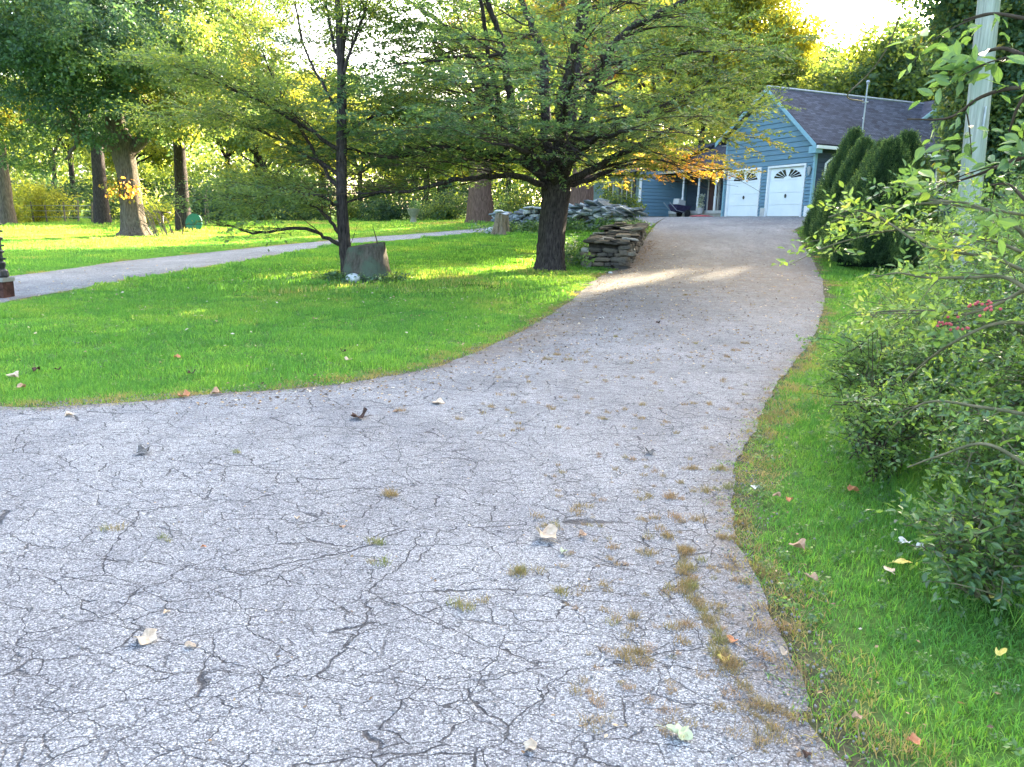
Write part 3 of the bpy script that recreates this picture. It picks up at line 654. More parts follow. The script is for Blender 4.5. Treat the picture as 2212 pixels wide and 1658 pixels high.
roof_slab('roof', Hw(PW-.2, -.7, 2.62), Hw(23.4, -.7, 2.62), Hw(23.4, 5.2, 4.7), Hw(PW-.2, 5.2, 4.7), .1)
hpart('roof_vent', M['white'], (7.6, 8.1, 2.5, 3.0, 3.2, 4.15))
# ------------------------------------------------------------------ things by the porch
def gbase(s, t): p = Hw(s, t, 0); p[2] = h1(p[0], p[1])+.014; return p
q = gbase(10.6, .35); t_ = empty('garden_cart', q, 'dark purple garden cart standing in front of the porch deck', 'garden cart', rz=R(30))
def lbox(t, name, m, c, s, rot=(0, 0, 0), bev=.01):
    a = Acc(); a.box(c, s, Euler(rot).to_matrix()); o = a.build(name, m); o.parent = t; return o
M['purple'] = gen_mat('purple', (.03, .025, .06), (.06, .05, .11), 9, .7); M['red'] = gen_mat('red', (.42, .06, .07), (.6, .14, .14), 9, .6)
a = Acc(); a.add([[-.45, -.25, .3], [.35, -.25, .22], [.35, .25, .22], [-.45, .25, .3], [-.6, -.35, .66], [.5, -.35, .6], [.5, .35, .6], [-.6, .35, .66]], [[3, 2, 1, 0], [0, 1, 5, 4], [1, 2, 6, 5], [2, 3, 7, 6], [3, 0, 4, 7]]); o = a.build('tub', M['purple']); o.parent = t_
a = Acc(); a.tube([(.3, -.28, .2), (-.5, -.28, .35), (-1.0, -.25, .75)], .02, 6); a.tube([(.3, .28, .2), (-.5, .28, .35), (-1.0, .25, .75)], .02, 6); o = a.build('handle', M['metal_grey']); o.parent = t_
for sy in (-.33, .33):
    a = Acc(); an = np.linspace(0, 6.283, 15); a.tube([(.25+.19*math.cos(x), sy, .2+.19*math.sin(x)) for x in an], .03, 6, False); a.tube([(.25, sy-.03, .2), (.25, sy+.03, .2)], .17, 12); o = a.build('wheel', M['black_metal']); o.parent = t_
lbox(t_, 'boxed_load', M['offwhite'], (-.1, 0, .78), (.55, .4, .3), (0, .2, .1))
q = Hw(9.15, 1.35, .36); t_ = empty('flower_pot', gbase(9.3, .78)*[1, 1, 0]+[0, 0, Hw(0, 0, .2)[2]], 'pale potted plant with grey-white foliage on the porch step', 'potted plant')
a = Acc(); a.tube([(0, 0, 0), (0, 0, .02), (0, 0, .3), (0, 0, .33), (0, 0, .26)], [.13, .15, .21, .23, .18], 12); o = a.build('pot', M['offwhite']); o.parent = t_
M['leaf_pale'] = leaf_mat('leaf_pale', [(0, (.2, .25, .22)), (1, (.6, .62, .58))], .3)
C_pale = templ_coll('pale_clump', [clump('pale_clump', M['leaf_pale'], 40, .16, .1, .05, seed=300+i, flat=1) for i in range(2)])
r_ = np.random.default_rng(9); k = 9; pp = r_.normal(size=(k, 3))*[.14, .14, .16]+[0, 0, .58]
scatter('foliage', pp+np.array(t_.location), r_.random((k, 3))*6, np.full(k, 1.), r_.random(k), C_pale, t_)
hq = gbase(8.3, .25); a = Acc(); th = np.linspace(0, 6.283*5, 90); a.tube(np.stack([hq[0]+(.55-.06*th/6.28)*np.cos(th)*1.2, hq[1]+(.55-.06*th/6.28)*np.sin(th), hq[2]+.03+.012*th/6.28], 1), .022, 6); tag(a.build('garden_hose', M['red'], smooth=True), 'red garden hose coiled on the drive below the porch step', 'hose')
pk = Hw(12.4, 1.5, .36); M['orange'] = gen_mat('orange', (.5, .16, .03), (.7, .28, .05), 9, .6)
t_ = empty('pumpkin', pk, 'small orange pumpkin sitting at the left end of the porch deck', 'pumpkin')
a = Acc(); th = np.linspace(0, math.pi, 9); n_ = 20; an = np.arange(n_)*6.283/n_; a.tube([(0, 0, .15-.14*math.cos(x)) for x in th], np.maximum(.18*np.sin(th), .004)[:, None]*(1+.09*np.cos(an*7))[None], n_); o = a.build('body', M['orange'], smooth=True); o.parent = t_
a = Acc(); a.tube([(0, 0, .27), (.01, 0, .33), (.03, 0, .37)], [.02, .016, .014], 5); o = a.build('stem', M['twig']); o.parent = t_
q = gbase(9.6, -.3)
# white lattice frame stand beside the house (seen through the arborvitae and the brush)
bx = Hw(-.9, 9.2, 0); bx[2] = h1(bx[0], bx[1]); t_ = empty('storage_cabinet', bx, 'white outdoor cabinet with a dark open front beside the house wall', 'cabinet', rz=math.atan2(HB[1], HB[0]))
lbox(t_, 'side_panel', M['white'], (-.55, 0, .8), (.16, .6, 1.7)); lbox(t_, 'side_panel', M['white'], (.55, 0, .8), (.3, .6, 1.7)); lbox(t_, 'top', M['white'], (0, 0, 1.68), (1.4, .66, .06)); lbox(t_, 'back_panel', M['near_black'], (0, .25, .8), (.9, .05, 1.65)); lbox(t_, 'shelf', M['white'], (0, 0, .45), (.94, .5, .04))

# ------------------------------------------------------------------ utility pole and wires
def wood_pole():
    m, n, o = mat('pole_wood'); v = mapping(n, obj_co(n), (14, 14, .5)); v2 = obj_co(n)
    c = ramp(n, noise(n, v, 2.2, 6, .65), [(.3, (.17, .18, .15)), (.55, (.36, .38, .33)), (.75, (.5, .52, .47))])
    c = mix(n, ramp(n, noise(n, mapping(n, v2, (1, 1, .35)), 2.4, 4), [(.42, (0, 0, 0)), (.62, (.8, .8, .8))]), c, (.24, .29, .22))
    principled(n, o, c, .9, noise(n, v, 3, 5), .8, .01, .1); return m
M['pole_wood'] = wood_pole()
pb = P(2062, 745, 11.5); pb.z = h1(pb.x, pb.y)
pt = P(2139, -25, 11.5); dd = (pt-pb)/(pt.z-pb.z)
t_ = empty('utility_pole', pb, 'weathered greenish wooden utility pole leaning slightly at the right', 'utility pole')
a = Acc(); zz = np.linspace(0, 9.2, 24); a.tube([tuple(dd*z_) for z_ in zz], np.linspace(.165, .12, 24), 18); o = a.build('pole', M['pole_wood'], smooth=True); o.parent = t_
a = Acc(); a.box(tuple(dd*5.55+Vector((-.02, -.16, 0))), (.1, .03, .03)); a.box(tuple(dd*3.2+Vector((0, -.17, 0))), (.02, .02, .3)); o = a.build('pole_hardware', M['metal_grey']); o.parent = t_
mtop = mp+[0, 0, 1.4]; ptop = np.array(pb+dd*8.6)
def wire(name, A0, B0, sag, rad, label, m):
    t = np.linspace(0, 1, 40)[:, None]; p = A0+(B0-A0)*t; p[:, 2] -= (4*sag*t*(1-t))[:, 0]; a = Acc(); a.tube(p, rad, 5); return tag(a.build(name, m), label, 'cable')
M['wire'] = gen_mat('wire', (.16, .13, .08), (.26, .22, .14), 30, .6)
up = np.array(P(1990, -120, 24)); mid = np.array(P(1925, 85, 27.5))
a = Acc(); pr = cat_rom([tuple(mtop-HB*.15), tuple(P(1830, 208, 33)), tuple(P(1876, 160, 31)), tuple(mid), tuple(up)], 10); a.tube(pr, .03, 5)
tag(a.build('service_cable', M['wire']), 'tan overhead service cable rising from the roof mast to the upper right', 'cable')
a = Acc(); p0 = mp+[0, 0, .85]; p1 = Hw(AS-.2, 5.0, AZ_+.02); t = np.linspace(0, 1, 24)[:, None]; pr = p0+(p1-p0)*t; pr[:, 2] -= (4*.45*t*(1-t))[:, 0]; a.tube(pr, .014, 5)
tag(a.build('slack_cable', M['metal_grey']), 'thin slack grey cable looping from the roof mast towards the ridge', 'cable')

# ------------------------------------------------------------------ trees
def rot_for(d, r_, roll=.35):
    """euler that lays a spray (along +x, face up) along direction d"""
    d = d/(np.linalg.norm(d)+1e-9); return (r_.normal()*roll, -math.asin(max(-1, min(1, d[2]))), math.atan2(d[1], d[0]))
class Tree:
    def __init__(s, seed): s.a = Acc(); s.tw = Acc(); s.pos = []; s.rot = []; s.scl = []; s.tint = []; s.r = np.random.default_rng(seed)
    def limb(s, pts, r0, r1, sides=9, per=5, wob=.0):
        p = cat_rom(pts, per)
        if wob: p[1:-1] += s.r.normal(size=p[1:-1].shape)*wob
        rad = np.linspace(1, 0, len(p))**.8*(r0-r1)+r1
        rad = rad*(1+.05*s.r.normal(size=len(p))); s.a.tube(p, rad, sides); return p, rad
    def leafat(s, p, d, sc_, tint, roll=.35): s.pos.append(p); s.rot.append(rot_for(d, s.r, roll)); s.scl.append(sc_); s.tint.append(tint)
    def branch(s, p0, d, L, r0, depth, tintf, dens=1., droop=.25, up=.0, leafsc=1., kids=5, twig=False, flat=.25):
        r = s.r; n = max(4, int(L/.28)); d = np.array(d, float); d /= np.linalg.norm(d); p = np.array(p0, float); P_ = [p.copy()]; st = L/n; D = []
        for i in range(n):
            d = d + r.normal(size=3)*.09 + np.array([0, 0, up*.1-droop*st*(i/n)*1.1]); d /= np.linalg.norm(d); p = p+d*st; P_.append(p.copy()); D.append(d.copy())
        P_ = np.array(P_); (s.tw if r0 < .022 else s.a).tube(P_, np.linspace(r0, max(r0*.25, .004), len(P_)), 4 if r0 > .02 else 3, False)
        if depth == 0:
            k = max(2, int(L/.17*dens))
            for j in range(k):
                f = (.15+.85*(j+r.random())/k)*n; i = min(int(f), n-1); q = P_[i]+(P_[i+1]-P_[i])*(f-i); dd = D[i]; sgn = 1 if j % 2 else -1
                side = np.cross(dd, [0, 0, 1]); side /= np.linalg.norm(side)+1e-9
                e = dd*.7+side*sgn*(.5+.6*r.random())+np.array([0, 0, r.normal()*flat]); s.leafat(q, e, leafsc*(.65+.6*r.random()), tintf(q)+r.normal()*.07)
            s.leafat(P_[-1], D[-1], leafsc, tintf(P_[-1]))
        else:
            k = max(2, int(kids*(.7+.6*r.random())))
            for j in range(k):
                f = (.2+.8*(j+r.random()*.8)/k)*n; i = min(int(f), n-1); q = P_[i]+(P_[i+1]-P_[i])*(f-i); dd = D[i]; sgn = 1 if (j+depth) % 2 else -1
                side = np.cross(dd, [0, 0, 1]); side /= np.linalg.norm(side)+1e-9
                e = dd*.75+side*sgn*(.6+.5*r.random())+np.array([0, 0, r.normal()*flat])
                s.branch(q, e, L*(.5+.25*r.random())*(1.05-.35*f/n), max(r0*.5, .006), depth-1, tintf, dens, droop, up, leafsc, kids, flat=flat)
            s.branch(P_[-1]-D[-1]*.01, D[-1], L*.4, max(r0*.35, .005), 0, tintf, dens, droop, up, leafsc, flat=flat)
    def finish(s, base, name, label, coll, bark, group=None, cat='tree'):
        t = empty(name, base, label, cat, group)
        s.a.build('trunk', bark, t, True)
        if s.tw.n: o = s.tw.build('twigs', M['twig'], t); o['kind'] = 'stuff'
        if s.pos: scatter('crown', s.pos, s.rot, s.scl, s.tint, coll, t)
        print(name, len(s.pos), s.a.n, s.tw.n); return t
def trunk_flare(T, pts, radii, sides=20, seed=0, ribs=.08, lobes=7):
    p = cat_rom(pts, 6); rr = np.interp(np.linspace(0, len(pts)-1, len(p)), range(len(pts)), radii); an = np.arange(sides)*2*math.pi/sides; r_ = np.random.default_rng(seed)
    h = np.linspace(0, 1, len(p))[:, None]; ph = r_.random()*6
    rad = rr[:, None]*(1+ribs*(1.4-h)*np.sin(lobes*an[None]+ph+.6*h)+.03*r_.normal(size=(len(p), sides)))
    T.a.tube(p, rad, sides)
def tv(v, d): return tuple(P(v[0], v[1], d+v[2]))

# big spreading beech-like tree in front of the stone wall
T = Tree(11); d0 = 21.0
bs = P(1190, 588, d0); bs.z = h1(bs.x, bs.y)
trunk_flare(T, [tuple(bs-Vector((.05, 0, .4))), tuple(bs+Vector((-.03, 0, 0))), tv((1189, 560, 0), d0), tv((1192, 500, 0), d0), tv((1199, 440, 0), d0), tv((1202, 395, 0), d0)], [.5, .46, .39, .36, .36, .42], 20, 1, .07, 6)
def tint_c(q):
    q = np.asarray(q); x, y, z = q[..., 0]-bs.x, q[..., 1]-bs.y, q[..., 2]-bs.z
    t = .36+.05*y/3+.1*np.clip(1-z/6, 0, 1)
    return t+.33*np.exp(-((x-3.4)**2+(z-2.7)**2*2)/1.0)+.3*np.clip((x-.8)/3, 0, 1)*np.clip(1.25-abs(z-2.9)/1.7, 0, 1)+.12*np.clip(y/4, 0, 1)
LIMBS = [
 ([(1200, 400, 0), (1186, 340, .2), (1180, 290, .5), (1176, 187, .9), (1172, 120, 1.2), (1150, 60, 1.5), (1118, -20, 1.8), (1100, -140, 2)], .19, .05),
 ([(1203, 390, -.1), (1206, 320, -.3), (1214, 220, -.8), (1232, 140, -1.2), (1255, 20, -1.6), (1262, -120, -2)], .17, .05),
 ([(1208, 390, .2), (1226, 310, .5), (1238, 220, 1.), (1252, 110, 1.5), (1270, 0, 2), (1290, -140, 2.4)], .17, .05),
 ([(1212, 390, 0), (1240, 320, 0), (1265, 245, -.2), (1300, 145, -.5), (1352, 72, -.7), (1453, 17, -1), (1580, -40, -1.4)], .16, .04),
 ([(1196, 395, 0), (1150, 345, -.3), (1118, 300, -.6), (1102, 217, -1.), (1088, 120, -1.4), (1068, 50, -1.7), (1040, -40, -2)], .15, .04),
 ([(1190, 400, .2), (1130, 335, .5), (1085, 267, .8), (1052, 195, 1.1), (1010, 110, 1.4), (937, 40, 1.7), (850, -20, 2.)], .14, .035),
 ([(1090, 270, .8), (1068, 180, .3), (1055, 110, 0), (1040, 20, -.4), (1015, -60, -.8)], .08, .03),
 ([(1190, 402, -.1), (1125, 350, -.5), (1037, 328, -.9), (960, 318, -1.2), (845, 338, -1.5), (745, 322, -1.8)], .10, .025),
 ([(1180, 385, 0), (1095, 325, .3), (1025, 278, .8), (965, 235, 1.1), (900, 215, 1.3), (800, 222, 1.6)], .10, .025),
 ([(1185, 408, -.2), (1125, 383, -.8), (1060, 383, -1.4), (985, 390, -2), (885, 412, -2.5), (770, 418, -3)], .09, .02),
 ([(1215, 390, .1), (1255, 310, .5), (1345, 262, 1.), (1430, 232, 1.4), (1500, 208, 1.8), (1560, 190, 2)], .12, .02),
 ([(1215, 400, -.2), (1265, 375, -.7), (1325, 340, -1.2), (1380, 315, -1.7), (1430, 290, -2.1), (1480, 272, -2.5)], .11, .02),
 ([(1212, 405, 0), (1280, 385, .3), (1340, 362, .5), (1390, 358, .8), (1455, 368, 1)], .07, .02),
 ([(1200, 400, -.2), (1180, 360, -1.2), (1140, 330, -2.4), (1105, 320, -3.6), (1060, 310, -4.8)], .10, .02),
 ([(1205, 395, -.2), (1240, 340, -1.2), (1290, 300, -2.4), (1330, 290, -3.8), (1370, 280, -4.8)], .10, .02),
 ([(1205, 395, -.2), (1215, 300, -1.4), (1225, 225, -2.6), (1235, 180, -3.8), (1240, 160, -5)], .10, .02),
 ([(1200, 395, .3), (1180, 340, 1.5), (1140, 320, 3), (1100, 310, 4.5), (1060, 320, 5.6)], .11, .02),
 ([(1205, 395, .3), (1240, 330, 1.5), (1300, 310, 3), (1360, 310, 4.5), (1400, 320, 5.5)], .11, .02),
 ([(1176, 187, .9), (1120, 130, .2), (1040, 120, -.8), (950, 130, -1.6), (860, 140, -2.2)], .06, .015),
 ([(1300, 145, -.5), (1380, 130, .2), (1480, 115, .8), (1570, 110, 1.2)], .06, .015)]
axp = np.array([bs.x+.2, bs.y, 0])
for li, (pts, r0, r1) in enumerate(LIMBS):
    pp, rr = T.limb([tv(v, d0) for v in pts], r0, r1, 9, 5, .02)
    seg = np.linalg.norm(np.diff(pp, axis=0), axis=1); L = seg.sum(); cum = np.concatenate([[0], np.cumsum(seg)]); s_ = L*.16
    while s_ < L:
        i = min(np.searchsorted(cum, s_), len(pp)-1); q = pp[i]; f = s_/L
        out = q-axp; out[2] = 0; out /= np.linalg.norm(out)+1e-6; an = T.r.normal()*.95; c_, n_ = math.cos(an), math.sin(an)
        d = np.array([out[0]*c_-out[1]*n_, out[0]*n_+out[1]*c_, .22+.15*T.r.normal()])
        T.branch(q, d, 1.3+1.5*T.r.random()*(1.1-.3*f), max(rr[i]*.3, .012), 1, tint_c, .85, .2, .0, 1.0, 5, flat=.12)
        s_ += (.34+.2*T.r.random())*(.5 if li in (7, 8, 9, 18) else 1)
    T.branch(pp[-1], pp[-1]-pp[-2], 1.5, r1*.8, 1, tint_c, 1., .15, 0, 1., 5, flat=.15)
keep = [i for i, q in enumerate(T.pos) if q[2]-bs.z > 2.3 + .1*max(0, q[0]-bs.x) + .14*max(0, bs.y-q[1]) and not (q[0]-bs.x > 5.6 and q[2]-bs.z < 4.2) and not (q[1] < bs.y-.8 and abs(q[0]-bs.x) < 3.4 and q[2]-bs.z < 7 and (i*7919) % 100 < 45)]
for nm_ in ('pos', 'rot', 'scl', 'tint'): setattr(T, nm_, [getattr(T, nm_)[i] for i in keep])
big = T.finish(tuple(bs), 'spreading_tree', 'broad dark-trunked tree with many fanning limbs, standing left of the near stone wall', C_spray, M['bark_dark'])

# slim young tree rising behind the cut stump
T = Tree(12); d1 = 18.2; b1 = P(752, 590, d1); b1.z = h1(b1.x, b1.y)
tint_y = lambda q: .38+.1*T.r.normal()
tp, tr = [tuple(b1-Vector((0, 0, .3))), tuple(b1), tv((744, 520, 0), d1), tv((738, 430, 0), d1), tv((738, 300, 0), d1), tv((738, 180, 0), d1), tv((733, 60, 0), d1), tv((730, -80, 0), d1), tv((728, -220, 0), d1)], [.19, .17, .14, .13, .12, .10, .085, .07, .04]
trunk_flare(T, tp, tr, 12, 3, .03, 5)
YL = [([(748, 535, 0), (700, 512, -.2), (650, 492, -.4), (560, 503, -.7), (500, 492, -.9), (455, 478, -1.2)], .055, .012, 1), ([(744, 520, 0), (715, 480, .2), (690, 455, .4), (650, 430, .6), (610, 415, .8)], .05, .012, 2),
 ([(740, 420, 0), (690, 350, .3), (640, 262, .6), (600, 190, .9), (560, 100, 1.2)], .05, .012, 2), ([(738, 330, 0), (680, 290, -.4), (600, 240, -.8), (500, 190, -1.3), (420, 160, -1.7)], .05, .012, 2),
 ([(738, 380, 0), (690, 350, .2), (600, 300, .6), (510, 265, .9), (440, 250, 1.2)], .045, .012, 2), ([(738, 250, 0), (700, 190, .2), (660, 110, .5), (640, 20, .8), (625, -60, 1)], .045, .01, 2),
 ([(737, 180, 0), (760, 100, -.3), (790, 20, -.6), (810, -60, -.9)], .045, .01, 2), ([(738, 150, 0), (715, 70, .4), (700, -30, .8), (690, -120, 1)], .045, .01, 2), ([(738, 120, 0), (752, 40, .4), (760, -60, .8)], .045, .01, 2),
 ([(738, 300, 0), (790, 260, .5), (850, 240, 1)], .04, .01, 2), ([(738, 450, 0), (690, 425, -.6), (620, 420, -1.2), (540, 425, -1.8)], .04, .01, 2), ([(738, 440, 0), (790, 425, .6), (850, 415, 1)], .03, .01, 2)]
for pts, r0, r1, lv in YL:
    pp, rr = T.limb([tv(v, d1) for v in pts], r0, r1, 6, 5, .015); n_ = len(pp)
    for k in range(int(n_*.25), n_, 1 if lv == 2 else 3):
        dd = pp[min(k+1, n_-1)]-pp[max(k-1, 0)]; dd /= np.linalg.norm(dd); sd = np.cross(dd, [0, 0, 1])*(1 if k % 4 < 2 else -1)
        T.branch(pp[k], dd*.9+sd*.6+np.array([0, 0, .1]), .7+.7*T.r.random(), max(rr[k]*.45, .007), 1 if lv == 2 else 0, lambda q: .52, (1.6 if lv == 2 else .2), .2, .1, 1.35, 6, flat=.2)
T.finish(tuple(b1), 'young_tree', 'slim young tree with thin ascending branches, rising behind the cut stump', C_fine, M['bark_dark'])

# generic broad tree: limbs reaching into lumpy leaf masses
def lumps(r_, c, R_, n, tintf, dens, sc_, hollow=.55):
    pos, rot, scl, tin = [], [], [], []
    for k in range(n):
        u = rand_unit(r_); u[2] = abs(u[2])*.9-.25*r_.random() if r_.random() < .75 else u[2]
        cc = c+u*R_*(.45+.5*r_.random()); rr = R_.mean()*(.2+.16*r_.random()); m_ = int(dens*rr*rr*12)
        g_ = r_.normal()*.09
        for j in range(m_):
            v = rand_unit(r_); v[2] = v[2]*.65+.1; q = cc+v*rr*(hollow+(1-hollow)*r_.random()**.6)
            pos.append(q); rot.append(tuple(r_.normal(size=2)*.5)+(r_.random()*6.28,)); scl.append(sc_*(.6+.7*r_.random())); tin.append(tintf(q)+g_+r_.normal()*.07)
    return pos, rot, scl, tin
def broad_tree(name, label, base, H, crown_c, crown_R, tr, seed, coll, bark, n=26, dens=1.0, sc_=1.0, tintf=lambda q: .4, limbs=None, group=None, lean=(0, 0), fork=.45):
    T = Tree(seed); r_ = T.r; b = np.array(base); c = b+np.array(crown_c); Rr = np.array(crown_R)
    tp = [b-[0, 0, .5], b, b+[lean[0]*.15, lean[1]*.15, H*fork*.3], b+[lean[0]*.5, lean[1]*.5, H*fork*.7], b+[lean[0], lean[1], H*fork]]
    trunk_flare(T, [tuple(q) for q in tp], [tr*1.5, tr*1.35, tr, tr*.88, tr*.8], 14 if tr > .3 else 9, seed, .06, 5)
    top = tp[-1]
    if limbs:
        for pts, r0, r1 in limbs: T.limb(pts, r0, r1, 8, 5, .03)
    for k in range(8):
        u = rand_unit(r_); u[2] = abs(u[2])*1.1; e = c+u*Rr*.75; mid_ = (top+e)/2+r_.normal(size=3)*Rr.mean()*.08+np.array([0, 0, -.05*Rr[2]])
        T.limb([tuple(top-[0, 0, .3+.2*k*tr]), tuple(mid_), tuple(e)], tr*.42, tr*.08, 6, 6, .04)
    T.pos, T.rot, T.scl, T.tint = lumps(r_, c, Rr, n, tintf, dens, sc_)
    return T.finish(tuple(b), name, label, coll, bark, group)

# old oak on the far lawn at the left
ob = P(290, 512, 38); ob.z = h1(ob.x, ob.y); ol = lambda *v: tv(v, 38)
OL = [([ol(265, 330, 0), ol(225, 308, -.3), ol(175, 295, -.8), ol(120, 266, -1.2), ol(60, 262, -1.6)], .34, .1), ([ol(175, 295, -.8), ol(150, 240, -1), ol(120, 190, -1.3)], .16, .06), ([ol(170, 292, -.8), ol(160, 325, -1), ol(140, 345, -1.3)], .12, .04),
 ([ol(272, 330, 0), ol(300, 310, .3), ol(330, 265, .8), ol(360, 235, 1.2), ol(375, 190, 1.5)], .36, .14), ([ol(262, 320, 0), ol(250, 250, .2), ol(245, 180, .4), ol(275, 110, .7), ol(300, 40, 1), ol(330, -60, 1)], .5, .15),
 ([ol(248, 215, .2), ol(215, 205, -.5), ol(170, 203, -1.2)], .2, .07), ([ol(250, 230, .2), ol(290, 200, .9), ol(320, 170, 1.4)], .2, .06), ([ol(330, 265, .8), ol(322, 235, 1), ol(312, 215, 1)], .12, .05)]
T = Tree(21)
trunk_flare(T, [tuple(ob-Vector((0, 0, .5))), tuple(ob+Vector((.05, 0, 0))), ol(290, 490, 0), ol(284, 440, 0), ol(276, 380, 0), ol(266, 330, 0), ol(262, 300, 0)], [1.0, .85, .58, .5, .47, .5, .5], 22, 5, .09, 7)
for pts, r0, r1 in OL: T.limb(pts, r0, r1, 9, 5, .05)
r_ = T.r
tint_o = lambda q: .3+.14*math.sin(q[0]*.7+q[2])+.2*max(0, (q[0]+17.5)/4)
cl = []
for (px, py, dy, rx) in [(60, 60, -2, 3.2), (180, 40, 0, 3.4), (300, 60, 2, 3.2), (420, 60, 0, 3.), (500, 100, 1.5, 2.6), (60, 160, 0, 3.), (180, 150, -3, 2.6), (330, 130, -2.5, 2.4), (420, 190, 0, 2.4), (350, 270, -1.5, 1.5), (120, 225, -2.2, 2.0), (30, 250, 0, 2.2), (200, 250, 2, 1.6),
    (60, 330, -1.5, 1.6), (210, 300, -2.2, .9), (420, 270, 1, 1.7), (100, -40, 0, 3.6), (300, -60, 0, 3.8), (500, -30, 2, 3.3), (-60, 60, 0, 3.3), (-60, 220, 0, 2.6), (240, 215, -3, 1.3), (480, 240, 2, 1.3), (270, 415, -.9, .55), (240, 395, -.6, .4), (120, 100, -4, 2.6), (10, 120, -3, 2.6), (240, 90, -5, 2.4), (380, 100, -4, 2.2), (560, 180, 3, 1.6), (470, 140, -2, 2), (20, 20, -5, 3)]:
    c = np.array(ol(px, py, dy)); g_ = r_.normal()*.1; k_ = int(13*rx**2)
    for j in range(k_):
        v = rand_unit(r_); q = c+v*rx*(.35+.65*r_.random()**.5)*np.array([1, 1, .62]); T.pos.append(q); T.rot.append(tuple(r_.normal(size=2)*.5)+(r_.random()*6.28,)); T.scl.append(.7+.6*r_.random())
        T.tint.append(tint_o(q)+g_+r_.normal()*.09+(.45 if rx < .6 else 0))
T.finish(tuple(ob), 'old_oak', 'old leaning oak on the far lawn, thick flared trunk lit on its right side', C_oak, M['bark_grey'])

# other trees on the lawn edge and the woods behind
def on(px, py, d): q = P(px, py, d); q.z = h1(q.x, q.y); return tuple(q)
specs = [
 ('lawn_tree', 'straight dark trunk standing just behind and left of the old oak', (222, 482, 50), 13, (0, 0, 8.5), (5.5, 4.5, 4.2), .42, 31, 'bark_dark', 16, .62),
 ('lawn_tree', 'dark double tree with the green disc leaning against its foot', (397, 497, 43), 12, (0.3, 0, 7.2), (4.6, 4.2, 3.6), .36, 32, 'bark_dark', 14, .5),
 ('lawn_tree', 'pale trunked tree at the left edge behind the lamp post', (12, 470, 48), 12, (-1, 0, 6.8), (5, 4, 3.6), .5, 33, 'bark_grey', 18, .5),
 ('lawn_tree', 'thick reddish ribbed trunk left of the small broken stump', (1037, 484, 42), 14, (0, 0, 8), (4.5, 4.5, 4.), .62, 34, 'bark_red', 20, .7),
 ('lawn_tree', 'thick brown ribbed trunk seen just right of the spreading tree, behind the wall', (1255, 468, 39), 14, (.5, 1, 9), (4.5, 4, 4.2), .52, 35, 'bark_red', 20, .75)]
for nm, lab, q, H, cc, cr, tr, sd, bk, n_, ti in specs:
    broad_tree(nm, lab, on(*q), H, cc, cr, tr, sd, C_oak, M[bk], n_, .75, 1.15, (lambda t: (lambda q: t+.1*math.sin(q[0]+q[2])))(ti), group=None)
WOODS = []
r_ = np.random.default_rng(55)
row = [(-52, 66, 13, .62), (-45, 63, 11, .75), (-38, 68, 14, .5), (-32, 62, 10, .8), (-26, 69, 13, .55), (-21, 64, 10.5, .8), (-14, 70, 11, .85), (-8, 66, 9, .7), (-1.5, 68, 8.5, .8), (3.5, 66, 9, .72), (8.5, 69, 13, .85), (-47, 80, 15, .4), (-34, 82, 16, .4), (-22, 84, 14, .45), (-9, 82, 12, .5), (2, 84, 12, .5),
       (13, 60, 13, .8), (17.5, 60, 11.5, .72), (21.5, 57, 10, .6), (25.5, 58, 10.5, .5), (29.5, 56, 12, .6), (19.5, 51.5, 10, .6), (23.5, 51, 11.3, .62), (27.5, 50, 11.4, .58), (31.5, 49, 11.5, .52), (34, 58, 14, .35), (39, 56, 16, .5), (20, 70, 13, .52), (26, 70, 13, .65), (32, 70, 13, .45), (38, 68, 15, .4), (44, 66, 18, .4), (12, 74, 13, .6), (23.5, 64, 12, .4), (30, 63, 12.5, .55)]  # last value is leaf tint, raised behind the house to stand in for sunlight
words = ['sunlit-tinted yellow-green', 'pale green', 'dull green', 'dark green']
NTH = ['leftmost', 'second', 'third', 'fourth', 'fifth', 'sixth', 'seventh', 'eighth', 'ninth', 'tenth', 'eleventh', 'twelfth', 'thirteenth', 'fourteenth', 'fifteenth', 'sixteenth', 'seventeenth', 'eighteenth', 'nineteenth', 'twentieth', 'twenty-first', 'twenty-second', 'twenty-third', 'twenty-fourth', 'twenty-fifth']
is_front = lambda x, y: (y < 72 if x < 12 else y < 61)
for i, (x, y, H, ti) in enumerate(row):
    fr = is_front(x, y); rank = sorted(q[0]/q[1] for q in row if is_front(q[0], q[1]) == fr).index(x/y)
    x += r_.normal()*.6; z = h1(x, y); side = 'behind the house' if x > 12 else 'beyond the lawn'
    wd = words[0] if ti > .7 else words[1] if ti > .48 else words[2] if ti > .38 else words[3]
    lab = '%s woodland tree %s, %s from the left in the %s row' % (wd, side, NTH[rank], 'front' if fr else 'back')
    lab = lab.replace('leftmost from the left', 'leftmost')
    WOODS.append(broad_tree('woodland_tree', lab, (x, y, z), H, (0, 0, H*.58), (3.9+r_.random(), 3.6, H*.45), .24, 400+i, C_bg, M['bark_dark'], 24, .62, 1.0, (lambda t: (lambda q: t-.1+.08*math.sin(q[0]*1.3+q[2])))(ti), group='woodland trees'))
